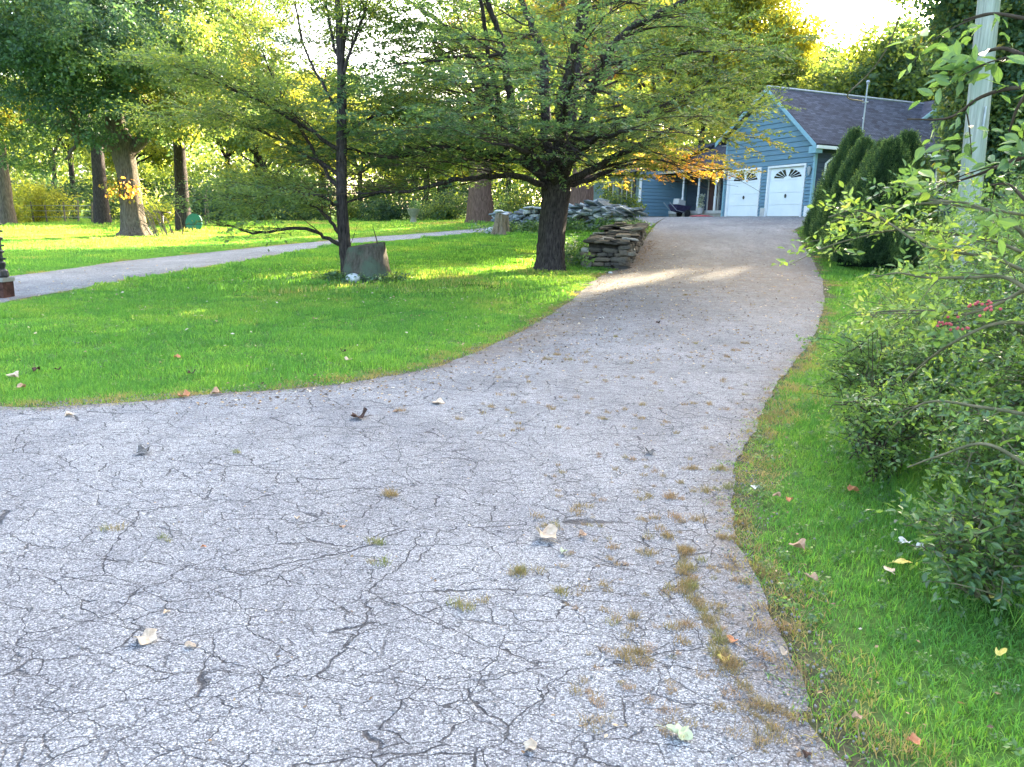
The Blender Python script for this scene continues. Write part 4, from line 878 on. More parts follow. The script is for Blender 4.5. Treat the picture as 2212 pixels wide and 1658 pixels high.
for i, (px, d, H, ti, lab) in enumerate(((1190, 50, 15, .78, 'tall yellow-green maple behind the middle of the spreading tree'), (1400, 54, 17, .82, 'tall golden-green maple rising over the porch roof'), (1580, 56, 18, .8, 'tall golden maple close to the left of the garage roof peak'),
        (960, 76, 12, .75, 'pale yellow tree between the young tree and the spreading tree'), (700, 78, 16, .7, 'pale yellow-green tree left of the young tree trunk'), (560, 66, 13, .85, 'bright yellow-green tree at the wood edge right of the green disc'))):
    broad_tree('maple_tree', lab, on(px, 480, d), H, (0, 0, H*.62), (5., 4.5, H*.4), .3, 640+i, C_bg, M['bark_dark'], 34, .75, .9, (lambda t: (lambda q: t+.09*math.sin(q[0]+q[2])))(ti), group='maples behind the lawn')
# low dark undergrowth along the wood edge
pos = []; tin = []
for x in np.arange(-62, 52, .8):
    for k in range(5):
        xx = x+r_.normal()*.5; yy = 60.5+r_.random()*6+(1.5 if x > 8 else 0); pos.append((xx, yy, h1(xx, yy)+.3+2.6*r_.random()**1.3)); tin.append(.05+.35*r_.random()**2)
pos = np.array(pos); scatter('undergrowth', pos, np.column_stack([r_.normal(size=(len(pos), 2))*.5, r_.random(len(pos))*6.28]), .7+.6*r_.random(len(pos)), tin, C_bg)
# low branches of distant trees that hide the horizon, far wooded rise
pos = []; tin = []
for x in np.arange(-150, 150, 2.6):
    for yy in (95, 104, 114, 126):
        for k in range(7): xx = x+r_.normal()*1.5; pos.append((xx, yy+r_.normal()*2, h1(min(max(xx, -100), 100), yy)+.5+(12.5+3*math.sin(x*.21)+2*math.sin(x*.5+yy))*r_.random()**.9)); tin.append(.35+.4*r_.random())  # sunlit foliage imitated by a lighter leaf tint
pos = np.array(pos); scatter('distant_wood', pos, np.column_stack([r_.normal(size=(len(pos), 2))*.5, r_.random(len(pos))*6.28]), 1.8+1.0*r_.random(len(pos)), tin, C_bg)

# tall trees at the right: one draped in vines behind the pole, others set outside the picture to shade the drive, two with crowns added above view
def tinted(t): return lambda q: t+.1*math.sin(q[0]*1.7+q[2]*1.3)
T = Tree(61); vb = on(2200, 560, 17); c0 = np.array(vb); r_ = T.r
trunk_flare(T, [tuple(c0-[0, 0, .5]), tuple(c0), tuple(c0+[.1, 0, 3]), tuple(c0+[0, .2, 7]), tuple(c0+[.2, .1, 12])], [.4, .34, .28, .22, .1], 10, 2)
for (px, py, dy, rx) in [(2125, 300, 0, .9), (2140, 200, .5, 1.1), (2150, 110, 0, 1.0), (2200, 60, 0, 1.5), (2200, 180, -.3, 1.3), (2210, 300, 0, 1.4), (2190, 380, .5, 1.2), (2210, 450, 0, 1.3), (2135, 385, .3, .7), (2120, 20, .4, 1.0), (2230, 0, 0, 2), (2250, 120, 0, 2), (2260, 260, 0, 2), (2260, 400, 0, 2), (2200, -100, 0, 2.2), (2130, -110, 0, 1.2), (2090, 310, .2, .4), (2085, 130, .2, .6), (2060, 90, .2, .4), (2100, 350, .2, .45), (2130, 470, .5, .8), (2160, 520, 0, 1.2)]:
    c = np.array(tv((px, py, dy), 17)); g_ = r_.normal()*.08
    for j in range(int(60*rx**2)+8):
        v = rand_unit(r_); q = c+v*rx*(.45+.55*r_.random()**.5); T.pos.append(q); T.rot.append(tuple(r_.normal(size=2)*.7)+(r_.random()*6.28,)); T.scl.append(.6+.6*r_.random()); T.tint.append(.38+g_+r_.normal()*.14)
T.finish(vb, 'vine_covered_tree', 'tall tree smothered in vines behind the utility pole at the right edge', C_vine, M['bark_dark'])
for i, (x, y, H, lab) in enumerate([(30, 56, 26, 'very tall added tree behind the far end of the garage, crown set above view to block sun'), (36.5, 52, 27, 'very tall added tree right of the garage, crown set above view to block sun'), (19, 22, 17, 'tall green tree right of the vine-covered tree, shading the drive'), (16.5, 11, 16, 'tall green tree beyond the brush at the right, nearest the camera'), (25, 29, 18, 'tall green tree standing right of the house end'), (30, 42, 17, 'tall green tree behind the right end of the house'),
       (24, 14, 18, 'tall green tree in the second row right of the brush'), (34, 33, 19, 'tallest green tree in the row right of the house')]):
    broad_tree('shade_tree', lab, (x, y, h1(x, y)), H, (0, 0, H*(.6 if H < 25 else .72)), ((5.2, 5.2, H*.4) if H < 25 else (7., 5.5, 6.2)), .34 if H < 25 else .2, 700+i, C_bg, M['bark_grey'], 40 if H < 25 else 110, .8 if H < 25 else 1.1, 1.0, tinted(.4), fork=.45 if H < 25 else .62)

# ------------------------------------------------------------------ arborvitae beside the drive
def cypress(base, H, R0, seed, label, lean=(0, 0), ridges=9):
    r_ = np.random.default_rng(seed); b = np.array(base); t = empty('arborvitae', b, label, 'shrub', 'arborvitae shrubs beside the garage')
    def rad(h, an): return R0*(1-h)**.72*(.86+.14*np.minimum(1, h*7))*(1+.13*np.sin(ridges*an+3*h+seed)+.07*np.sin(2*ridges*an-5*h))
    n_ = 30; hs = np.linspace(0, .97, 16); an = np.arange(n_)*6.283/n_; a = Acc()
    V = np.array([[b[0]+lean[0]*h+rad(h, an)*.86*np.cos(an), b[1]+lean[1]*h+rad(h, an)*.86*np.sin(an), np.full(n_, b[2]+h*H-.05)] for h in hs]).transpose(0, 2, 1).reshape(-1, 3)
    i = np.arange(15)[:, None]*n_; j = np.arange(n_)[None]; k = (j+1) % n_; a.add(V, np.stack([i+j, i+k, i+n_+k, i+n_+j], -1).reshape(-1, 4))
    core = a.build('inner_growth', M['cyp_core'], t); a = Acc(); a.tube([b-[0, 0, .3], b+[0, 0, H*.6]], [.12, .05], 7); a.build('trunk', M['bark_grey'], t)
    N_ = int(2300*H*R0); h = 1-np.sqrt(r_.random(N_)*.995); h = np.where(r_.random(N_) < .3, r_.random(N_), h); an = r_.random(N_)*6.283; q = rad(h, an)*(.84+.2*r_.random(N_))
    pos = np.column_stack([b[0]+lean[0]*h+q*np.cos(an), b[1]+lean[1]*h+q*np.sin(an), b[2]+h*H+r_.random(N_)*.05])
    # fans point up and outwards, their flat side along the radius
    rot = np.column_stack([1.57+r_.normal(size=N_)*.5, -(1.05+r_.normal(size=N_)*.25), an+r_.normal(size=N_)*.5])
    crest = np.clip(np.sin(ridges*an+3*h+seed), 0, 1)**2
    scatter('foliage', pos, rot, (.8+.6*r_.random(N_)), .25+.5*crest+.12*r_.normal(size=N_), C_cyp, t); return t
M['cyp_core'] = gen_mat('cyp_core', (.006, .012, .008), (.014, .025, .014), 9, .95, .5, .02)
def onp(px, py, d): q = P(px, py, d); q.z = h1(q.x, q.y); return np.array(q)
for px, d, H, R0, sd, lab, ln in ((1798, 25.8, 3.45, .95, 1, 'farthest and leftmost arborvitae, pointed, close to the garage corner', (.35, .2)), (1824, 24.4, 3.2, 1.0, 2, 'second arborvitae from the garage, narrow with a notched top', (.35, .3)),
        (1852, 23.0, 3.15, 1.0, 3, 'third arborvitae, behind the widest dark one nearest the camera', (.45, .2)), (1893, 21.6, 3.25, 1.35, 4, 'widest dark rounded arborvitae, nearest to the camera', (.2, .3)), (1925, 22.6, 3.4, 1.2, 5, 'rightmost arborvitae with pale vine leaves on its shoulder', (.1, .1))):
    cypress(onp(px, 560, d), H, R0, sd, lab, ln)

# ------------------------------------------------------------------ dry stone walls
def stone_mesh(seed):
    r_ = np.random.default_rng(seed); bm = bmesh.new(); bmesh.ops.create_cube(bm, size=1.0)
    bmesh.ops.bevel(bm, geom=bm.edges[:], offset=.14+.08*r_.random(), segments=1, affect='EDGES')
    for v_ in bm.verts: v_.co += Vector(r_.normal(size=3)*.05)
    me = bpy.data.meshes.new('stone'); bm.to_mesh(me); bm.free(); return me
def stone_mat(name, cols):
    m, n, o = mat(name); oi = nd(n, 'ShaderNodeObjectInfo').outputs['Random']; v = obj_co(n)
    c = ramp(n, oi, cols); c = mix(n, 1.0, c, ramp(n, noise(n, v, 3, 6, .7), [(.3, (.55, .55, .55)), (.7, (1.3, 1.3, 1.3))]), 'MULTIPLY')
    principled(n, o, c, .92, noise(n, v, 5, 6, .7), .6, .02, .1); return m
M['stone_brown'] = stone_mat('stone_brown', [(0, (.06, .055, .05)), (.4, (.13, .12, .105)), (.7, (.19, .16, .125)), (.93, (.26, .25, .22)), (1, (.45, .46, .45))])
M['stone_pale'] = stone_mat('stone_pale', [(0, (.09, .11, .12)), (.4, (.2, .24, .26)), (.75, (.34, .38, .4)), (1, (.5, .5, .47))])
ST = {}
for k_ in ('stone_brown', 'stone_pale'):
    ST[k_] = []
    for i in range(7): me = stone_mesh(500+i); me.materials.append(M[k_]); ST[k_].append(me)
def stone(parent, key, c, sz, rz, r_, tilt=.06):
    o = bpy.data.objects.new('stone', ST[key][r_.integers(0, 7)]); COL.objects.link(o); o.parent = parent
    o.location = Vector(c)-parent.location; o.scale = sz; o.rotation_euler = (r_.normal()*tilt, r_.normal()*tilt, rz); return o
def dry_wall(root, key, A_, B_, wid, ht0, ht1, r_, slen=.34, shgt=.1, faces=(1, 1, 1, 0), top=True, messy=.0, jit=.05):
    """stones in courses along the faces of a wall from A to B: right side, left side, end at A, end at B"""
    A_ = np.array(A_[:2]); B_ = np.array(B_[:2]); L = np.linalg.norm(B_-A_); u = (B_-A_)/L; v = np.array([u[1], -u[0]]); ang = math.atan2(u[1], u[0]); cnt = 0
    core = Acc(); seg = 6; V = []
    for i in range(seg+1):
        f = i/seg; c = A_+u*L*f; inn = .12 if 0 < i < seg else 0; hh = ht0+(ht1-ht0)*f-.08
        for s_, z_ in ((1, -.3), (1, hh), (-1, hh), (-1, -.3)): q = c+v*s_*(wid/2-.1)+(u*.12 if i == 0 else (-u*.12 if i == seg else 0)); V.append([q[0], q[1], h1(c[0], c[1])+z_])
    qs = [[4*i+k, 4*i+(k+1) % 4, 4*i+4+(k+1) % 4, 4*i+4+k] for i in range(seg) for k in range(4)]+[[3, 2, 1, 0], [4*seg, 4*seg+1, 4*seg+2, 4*seg+3]]
    core.add(V, qs); o = core.build('rubble_core', M['rubble'], root); o['kind'] = 'stuff'
    def face(P0, P1, out, ang_, l):
        nonlocal cnt
        z_ = 0
        while True:
            x_ = -r_.random()*slen*.5; hrow = shgt*(.75+.6*r_.random()); mx = 0
            if z_+hrow*.5 > max(ht0, ht1): break
            while x_ < l:
                w_ = slen*(.5+.95*r_.random()); f = (x_+w_/2)/l; hh = ht0+(ht1-ht0)*(f if abs(l-L) < 1e-6 else (0 if out[1] else 1)) if l == L else (ht0 if P0 is A_ else ht1)
                if z_+hrow*.6 < hh+r_.normal()*messy*.12 and -.2 < f < 1.05:
                    c = np.array(P0)+(np.array(P1)-np.array(P0))*min(max(f, 0), 1); dpt = .24+.1*r_.random(); off = wid/2-dpt/2+r_.normal()*jit*.5 if l == L else -dpt/2+.03+r_.normal()*jit*.5
                    c2 = c+np.array(out[0])*off; stone(root, key, (c2[0], c2[1], h1(c[0], c[1])+z_+hrow/2-.02), (w_*.97, dpt, hrow*.98), ang_, r_, .05+.12*messy); cnt += 1
                x_ += w_
            z_ += hrow
    if faces[0]: face(A_, B_, (v, 0), ang, L)
    if faces[1]: face(A_, B_, (-v, 0), ang, L)
    if faces[2]: face(A_-v*wid/2, A_+v*wid/2, (-u, 0), ang+math.pi/2, wid)
    if top:
        x_ = 0
        while x_ < L:
            w_ = .3+.35*r_.random()
            for y_ in np.arange(-wid/2+.15, wid/2, .3+.1*r_.random()):
                f = x_/L; c = A_+u*x_+v*y_; stone(root, key, (c[0], c[1], h1(c[0], c[1])+ht0+(ht1-ht0)*f-.01+.03*r_.normal()*(1+3*messy)), (w_*1.05, .34+.1*r_.random(), .055+.05*r_.random()), ang+r_.normal()*.25, r_, .07+.2*messy); cnt += 1
            x_ += w_*.95
    return cnt
M['rubble'] = gen_mat('rubble', (.02, .02, .018), (.07, .065, .06), 8, .95, .8, .05)
r_ = np.random.default_rng(71)
wa = onp(1309, 584, 22.3); wb = onp(1350, 524, 26.4)
wroot = empty('stone_wall', wa, 'brown dry stone wall with a squared near end running beside the drive', 'stone wall', 'dry stone walls')
n1 = dry_wall(wroot, 'stone_brown', wa, wb, 1.3, .8, .62, r_, .36, .14, (1, 0, 1, 0), True, .0, .03)
w2 = onp(1360, 500, 29.0); w3 = onp(1228, 500, 31.2); w4 = onp(1075, 500, 32.5)
wr2 = empty('stone_wall', w3, 'pale tumbled field stone wall crossing behind the spreading tree', 'stone wall', 'dry stone walls')
dz = dry_wall(wr2, 'stone_pale', w4, w3, .8, .78, .8, r_, .3, .13, (1, 0, 0, 0), True, .6, .12)
n2 = dry_wall(wr2, 'stone_pale', w3, w2, 1.2, .75, .62, r_, .36, .11, (1, 0, 0, 0), False, 1., .25)
A_, B_ = np.array(w3), np.array(w2)
for k in range(110):                                            # heap of loose slabs on top
    f = r_.random()**.9; g = r_.random(); c = A_+(B_-A_)*f+np.array([r_.normal()*.25, r_.normal()*.4, 0]); top = .7+.3*math.sin(min(f*1.2+.1, 1)*3.0)
    c[2] = h1(c[0], c[1])+top*(.55+.5*g); L_ = .35+.5*r_.random(); o = stone(wr2, 'stone_pale', tuple(c), (L_, .25+.25*r_.random(), .06+.06*r_.random()), r_.random()*3, r_, .22)
print('stones', n1, dz, n2)
# white flat slab at the foot of the wall, small stone on the lawn edge
def rock(name, loc, sz, label, m, seed=1, cat='rock'):
    bm = bmesh.new(); bmesh.ops.create_icosphere(bm, subdivisions=3, radius=1)
    from mathutils import noise as mn
    for v_ in bm.verts: v_.co *= 1+.16*mn.noise(v_.co*1.4+Vector((seed*7, 0, 0)))+.05*mn.noise(v_.co*4+Vector((seed, 3, 0))); v_.co = Vector((v_.co.x*sz[0], v_.co.y*sz[1], v_.co.z*sz[2]))
    me = bpy.data.meshes.new(name); bm.to_mesh(me); bm.free(); me.shade_smooth(); o = link(name, me, m); o.location = loc; return tag(o, label, cat)
M['rock_white'] = gen_mat('rock_white', (.35, .37, .37), (.62, .64, .62), 9, .85, .4, .1)
q = onp(763, 612, 16.35); rock('round_rock', (q[0], q[1], q[2]+.1), (.16, .14, .125), 'round whitish rock resting against the front of the cut stump', M['rock_white'], 2)
q = onp(1064, 503, 31.5); rock('field_stone', (q[0], q[1], q[2]+.1), (.3, .3, .22), 'pale lichen-covered stone at the left foot of the broken stump', M['rock_white'], 4)
q = onp(1318, 600, 20.2); rock('pebble', (q[0], q[1], q[2]+.02), (.06, .05, .04), 'small white stone on the drive edge in front of the near wall', M['rock_white'], 5)

# ------------------------------------------------------------------ stumps
def stump(base, prof, label, seed, m, topm, tilt, ridge=.06, lobes=5, twoup=True):
    b = np.array(base); t = empty('tree_stump', b, label, 'stump'); r_ = np.random.default_rng(seed); n_ = 48; an = np.arange(n_)*6.283/n_; lay = []
    ns = 16; hs = np.linspace(0, 1, ns); ph = r_.random(5)*6; H = prof[-1][0]
    for h in hs:
        rr = np.interp(h*H, [p[0] for p in prof], [p[1] for p in prof]); z = h*H
        rad = rr*(1+ridge*(1.3-h)*np.sin(lobes*an+ph[0])+ridge*.5*np.sin((lobes*2+1)*an+ph[1])+.012*r_.normal(size=n_))
        x = rad*np.cos(an)+tilt[2]*h; y = rad*np.sin(an)*.9; zz = z+h*(tilt[0]*x+tilt[1]*y)
        lay.append(np.column_stack([x, y, zz-.08*(1-h)]))
    V = np.vstack(lay); i = np.arange(ns-1)[:, None]*n_; j = np.arange(n_)[None]; k = (j+1) % n_; a = Acc(); a.add(V, np.stack([i+j, i+k, i+n_+k, i+n_+j], -1).reshape(-1, 4))
    o = a.build('bark', m, None, True); o.parent = t
    top = lay[-1]*[.985, .985, 1]+[0, 0, -.012]; rim = np.vstack([lay[-1], top]); a = Acc(); c = top.mean(0)-[0, 0, .015]
    inner = c+(top-c)*.5; V = np.vstack([lay[-1]+[0, 0, .004], top, inner, [c]])
    a.add(V, np.stack([j[0], k[0], n_+k[0], n_+j[0]], -1).tolist()+np.stack([n_+j[0], n_+k[0], 2*n_+k[0], 2*n_+j[0]], -1).tolist(), [[2*n_+jj, 2*n_+kk, 3*n_] for jj, kk in zip(j[0], k[0])])
    o = a.build('cut_face', topm); o.parent = t; return t
def stump_mat(name, c1, c2, c3):
    m, n, o = mat(name); v = obj_co(n); c = ramp(n, noise(n, mapping(n, v, (3, 3, .7)), 5, 6, .7), [(.3, c1), (.6, c2)])
    c = mix(n, ramp(n, noise(n, v, 2.6, 5), [(.45, (0, 0, 0)), (.6, (1, 1, 1))]), c, c3); principled(n, o, c, .92, noise(n, mapping(n, v, (6, 6, .8)), 5, 6, .7), 1., .08, .1); return m
M['stump_grey'] = stump_mat('stump_grey', (.035, .03, .024), (.13, .115, .09), (.10, .13, .09)); M['stump_pale'] = stump_mat('stump_pale', (.1, .075, .05), (.38, .3, .21), (.3, .25, .19))
M['cut_wood'] = gen_mat('cut_wood', (.05, .04, .03), (.16, .13, .1), 12, .9, .5, .1)
sb = onp(790, 600, 16.9)
stump(sb, [(0, .68), (.08, .62), (.25, .54), (.5, .47), (.78, .40)], 'wide grey cut stump with a sloping top, moss on its left side', 5, M['stump_grey'], M['cut_wood'], (.16, .05, .02), .05, 4)
a = Acc(); 
for (x, y, h, lx) in ((.28, 0, .42, -.12), (-.3, .1, .0, .0)):
    if h: a.tube([sb+[x, y, .7], sb+[x+lx*.3, y, .7+h*.5], sb+[x+lx, y, .78+h*1.0]], [.016, .013, .006], 5)
a.tube([sb+[-.38, .1, .7], sb+[-.28, .1, .95], sb+[-.18, .1, 1.25]], [.007, .006, .003], 4)
tag(a.build('bare_shoots', M['twig']), 'bare upright shoots sprouting from the top of the cut stump', 'shoots')
s2 = onp(1082, 503, 30.6)
t_ = stump(s2, [(0, .42), (.2, .33), (.5, .27), (.85, .24)], 'small pale split stump standing at the left end of the pale wall', 8, M['stump_pale'], M['cut_wood'], (-.25, .0, .03), .16, 5)
q = Vector(s2)+Vector((-.1, -.02, .93)); rock('cap_stone', q, (.2, .18, .07), 'flat pale stone balanced on the split stump', M['rock_white'], 9)
# weeds round the stump and along the wall
C_weed = templ_coll('weed_clump', [clump('weed_clump', M['leaf_near'], 26, .13, .07, .035, seed=260+i, flat=.9) for i in range(3)])
def weeds(name, pts, n_, sd, zz=.12, sc_=1., tn=.3):
    r_ = np.random.default_rng(sd); pos = []; 
    for (x, y, rx, ry) in pts:
        for k in range(n_): xx = x+r_.normal()*rx; yy = y+r_.normal()*ry; pos.append((xx, yy, h1(xx, yy)+zz*r_.random()))
    pos = np.array(pos); return scatter(name, pos, np.column_stack([r_.normal(size=(len(pos), 2))*.4, r_.random(len(pos))*6.28]), sc_*(.6+.7*r_.random(len(pos))), tn+.2*r_.normal(size=len(pos)), C_weed)
weeds('stump_weeds', [(sb[0]-.5, sb[1]-.35, .35, .12), (sb[0]+.1, sb[1]-.55, .35, .1), (sb[0]+.55, sb[1]-.2, .2, .15)], 26, 1, .16)
weeds('wall_weeds', [tuple((w4*(1-f)+w3*f)[:2]+np.array([.2, -.9]))+(.5, .25) for f in np.linspace(0, 1, 6)]+[tuple((w3*(1-f)+w2*f)[:2]+np.array([0, -1.0]))+(.4, .3) for f in np.linspace(0, 1, 4)]+[(wa[0]-.9, wa[1]+.9, .3, .7), (wa[0]-.9, wa[1]+2.5, .3, .7)], 40, 2, .4, 1.6, .35)

# ------------------------------------------------------------------ lamp post at the left edge
lp = onp(5, 631, 13.6); lp[0] -= .03
t_ = empty('lamp_post', lp, 'black fluted metal lamp post on a rusty brick-red base at the left edge', 'lamp post')
def tb(t, name, m, pts, rad, sides=12, smooth=True):
    a = Acc(); a.tube(pts, rad, sides); o = a.build(name, m, None, smooth); o.parent = t; return o
M['rust'] = gen_mat('rust', (.03, .016, .012), (.12, .06, .045), 10, .9, .6, .1)
a = Acc(); a.box((0, 0, .14), (.3, .3, .32)); o = a.build('base', M['rust']); o.parent = t_; a = Acc(); a.box((0, 0, .33), (.34, .34, .07)); o = a.build('base_cap', M['concrete']); o.parent = t_
fl = np.arange(16)*6.283/16; zs = [.36, .4, .48, .52, .6, .62, 1.5, 1.52]; rs = np.array([.13, .15, .14, .1, .12, .085, .07, .06]); a = Acc()
a.tube([(0, 0, z_) for z_ in zs], rs[:, None]*(1+.08*np.cos(fl*8))[None], 16); o = a.build('post', M['black_metal']); o.parent = t_
for z_ in (.62, .82, 1.05, 1.3): tb(t_, 'ring', M['black_metal'], [(0, 0, z_-.03), (0, 0, z_-.01), (0, 0, z_+.01), (0, 0, z_+.03)], [.09, .12, .12, .09], 14)
for z_ in (.7, .93, 1.18): tb(t_, 'bolt', M['black_metal'], [(.08, -.02, z_), (.16, -.03, z_)], .02, 6)
tb(t_, 'post_cap', M['metal_grey'], [(0, 0, 1.5), (0, 0, 1.54), (0, 0, 1.6)], [.07, .09, .05], 12)

# ------------------------------------------------------------------ far lawn: fence, table, disc, urn, twigs by the oak
M['fence_wood'] = gen_mat('fence_wood', (.08, .07, .05), (.24, .2, .15), 9, .9, .4, .1)
FP = [(22, 468), (45, 470), (75, 480), (103, 482), (142, 478), (170, 482), (199, 490)]
fpts = [onp(px, 490, 52+.0*i) for i, (px, py) in enumerate(FP)]
t_ = empty('wire_fence', fpts[0], 'old wire fence on thin wooden posts along the back of the lawn', 'fence'); t_.location = fpts[0]
for i, q in enumerate(fpts):
    a = Acc(); lean = rng.normal()*.08; a.tube([q-[0, 0, .2], q+[lean, 0, 1.3+.3*rng.random()]], [.06, .045], 6); a.build('fence_post', M['fence_wood'], t_)
for z_ in (.45, .85, 1.2):
    a = Acc(); pr = np.vstack([q+[0, -.06, z_] for q in fpts]); a.tube(pr, .012, 4); a.build('wire', M['metal_grey'], t_)
for k, (px, py, d, lab) in enumerate(((443, 480, 50, 'pale leaning fence stake just right of the green disc'), (452, 481, 50.5, 'second pale stake right of the green disc, slightly taller'), (900, 470, 60, 'thin stake at the wood edge behind the urn'))):
    q = onp(px, py, d); a = Acc(); a.tube([q-[0, 0, .2], q+[.1-.2*k, 0, 2.0+.5*(k == 1)]], [.05, .04], 6); tag(a.build('stake', M['fence_wood']), lab, 'stake', 'stakes by the wood edge')
q = onp(352, 494, 44); t_ = empty('pedestal_table', q, 'small dark round pedestal table on the far lawn beside the old oak', 'table')
tb(t_, 'tabletop', M['black_metal'], [(0, 0, .98), (0, 0, 1.04)], .48, 20, False); tb(t_, 'pedestal', M['black_metal'], [(0, 0, -.1), (0, 0, .98)], .07, 8)
q = onp(418, 498, 42); m_green = gen_mat('disc_green', (.015, .13, .075), (.025, .2, .11), 3, .6, .1, .3)
t_ = empty('round_disc', q, 'green round flat disc standing on edge against the dark lawn tree', 'disc', rz=R(-15))
a = Acc(); a.tube([(0, -.05, .5), (0, -.03, .5), (0, .03, .5), (0, .05, .5)], [.49, .52, .52, .49], 32); o = a.build('disc', m_green); o.parent = t_; o.rotation_euler.x = R(-8)
a = Acc(); a.tube([(0, -.075, .5), (0, -.05, .5)], .03, 8); o = a.build('hub', M['black_metal']); o.parent = t_; o.rotation_euler.x = R(-8)
q = onp(893, 482, 50); t_ = empty('garden_urn', q, 'grey stone garden urn holding a small plant on the far lawn', 'urn')
tb(t_, 'urn', M['concrete'], [(0, 0, 0), (0, 0, .12), (0, 0, .14), (0, 0, .5), (0, 0, .6), (0, 0, .95), (0, 0, 1.0)], [.3, .3, .2, .17, .28, .42, .46], 14)
C_urn = C_weed; scatter('plant', np.array([q+[rng.normal()*.2, rng.normal()*.2, 1.1+.3*rng.random()] for _ in range(14)]), rng.random((14, 3))*6, np.full(14, 1.6), np.full(14, .25), C_urn, t_)
a = Acc(); r_ = np.random.default_rng(17)
for k in range(16):
    b0 = np.array(ob)+[1.0+r_.random()*1.3, -.3+r_.normal()*.3, 0]; b0[2] = h1(b0[0], b0[1]); tp = b0+[-.5-.9*r_.random(), .2, .8+1.3*r_.random()]
    md = (b0+tp)/2+[.15, 0, .1]; a.tube([b0, md, tp], [.03, .022, .01], 4)
tag(a.build('leaning_sticks', M['fence_wood']), 'loose dead sticks leaning against the right side of the old oak', 'sticks')
for i, (px, py, d, lab, s_, ti) in enumerate(((318, 440, 48, 'bright green bush right of the old oak trunk', 1.4, .72), (75, 435, 53, 'yellow-green bush at the far left behind the wire fence', 2.2, .85), (30, 470, 50, 'low sunlit bush at the foot of the pale trunked tree', 1.2, .8),
        (470, 440, 58, 'dark rounded bush right of the green disc at the wood edge', 1.8, .15), (640, 450, 60, 'blue-green bush at the wood edge behind the young tree', 1.8, .3), (850, 445, 59, 'dark green bush at the wood edge left of the urn', 1.8, .2), (960, 450, 57, 'broad green bush at the wood edge right of the urn', 1.7, .45),
        (1130, 440, 44, 'leafy green bush behind the middle of the pale wall', 1.3, .5), (1335, 440, 43, 'light green bush at the left end of the house', 1.2, .55), (550, 455, 60, 'pale grassy bush at the wood edge', 1.3, .5), (760, 455, 61, 'small bright bush behind the cut stump shoots', 1.3, .6))):
    q = onp(px, 480, d); t_ = empty('bush', q, lab, 'bush', 'bushes along the far lawn'); r_ = np.random.default_rng(900+i); k = int(26*s_*s_)
    pos = q+r_.normal(size=(k, 3))*[.5*s_, .4*s_, .32*s_]+[0, 0, .55*s_]; pos[:, 2] = np.maximum(pos[:, 2], q[2]+.15)
    a = Acc()
    for j in range(6): e = q+r_.normal(size=3)*[.4*s_, .3*s_, .1]+[0, 0, .8*s_]; a.tube([q-[0, 0, .1], (q+e)/2, e], [.03, .02, .01], 4)
    a.build('stems', M['twig'], t_); scatter('foliage', pos, np.column_stack([r_.normal(size=(k, 2))*.5, r_.random(k)*6.28]), .45+.3*r_.random(k), ti+.1*r_.normal(size=k), C_bg, t_)

# ------------------------------------------------------------------ brush along the right side
def shrub(base, n_canes, H, spread, seed, label, coll, tint, dens=1., group='tangled brush shrubs at the right', leafs=1., up=1.0, m_cane='cane', leafstart=.15, bias=(0, 0)):
    r_ = np.random.default_rng(seed); b = np.array([base[0], base[1], h1(base[0], base[1])]); t = empty('brush_shrub', b, label, 'shrub', group); a = Acc(); pos = []; rot = []; scl = []; tin = []
    def leafy(p, r0, depth):
        n_ = len(p); seg = np.linalg.norm(np.diff(p, axis=0), axis=1).sum(); k = int(seg/.06*dens)
        for j in range(k):
            f = leafstart+(1-leafstart)*(j+r_.random())/k; x = f*(n_-1); i = min(int(x), n_-2); q = p[i]+(p[i+1]-p[i])*(x-i); d = p[i+1]-p[i]; d = d/np.linalg.norm(d)
            e = d*.5+rand_unit(r_)*.8; pos.append(q); rot.append(rot_for(e, r_, .6)); scl.append(leafs*(.6+.7*r_.random())); tin.append(tint+.16*r_.normal())
    for c in range(n_canes):
        an = r_.random()*6.283; o_ = b+[r_.normal()*.12*spread, r_.normal()*.12*spread, -.05]; L = H*(.6+.6*r_.random())
        out = np.array([math.cos(an)+bias[0], math.sin(an)+bias[1], 0])*spread*(.4+.8*r_.random())
        tt = np.linspace(0, 1, 9)[:, None]; p = o_+np.array([0, 0, 1])*L*np.sin(tt*(1.9+.5*r_.random()))*up+out*tt**1.6; p[1:] += r_.normal(size=(8, 3))*.02; p[:, 2] = np.maximum(p[:, 2], h1(b[0], b[1])+.03)
        a.tube(p, np.linspace(.007+.004*r_.random(), .0022, 9), 4, False); leafy(p, 0, 0)
        for k in range(r_.integers(3, 7)):
            i = r_.integers(2, 8); d = rand_unit(r_); d[2] = abs(d[2])*.6+.1; l2 = .18+.35*r_.random()*H; p2 = p[i]+d*l2*np.linspace(0, 1, 5)[:, None]**.9+r_.normal(size=(5, 3))*.008; p2[:, 2] -= .12*l2*np.linspace(0, 1, 5)**2
            a.tube(p2, np.linspace(.004, .0015, 5), 3, False); leafy(p2, 0, 1)
    a.build('canes', M[m_cane], t); scatter('foliage', pos, rot, scl, tin, coll, t); return t
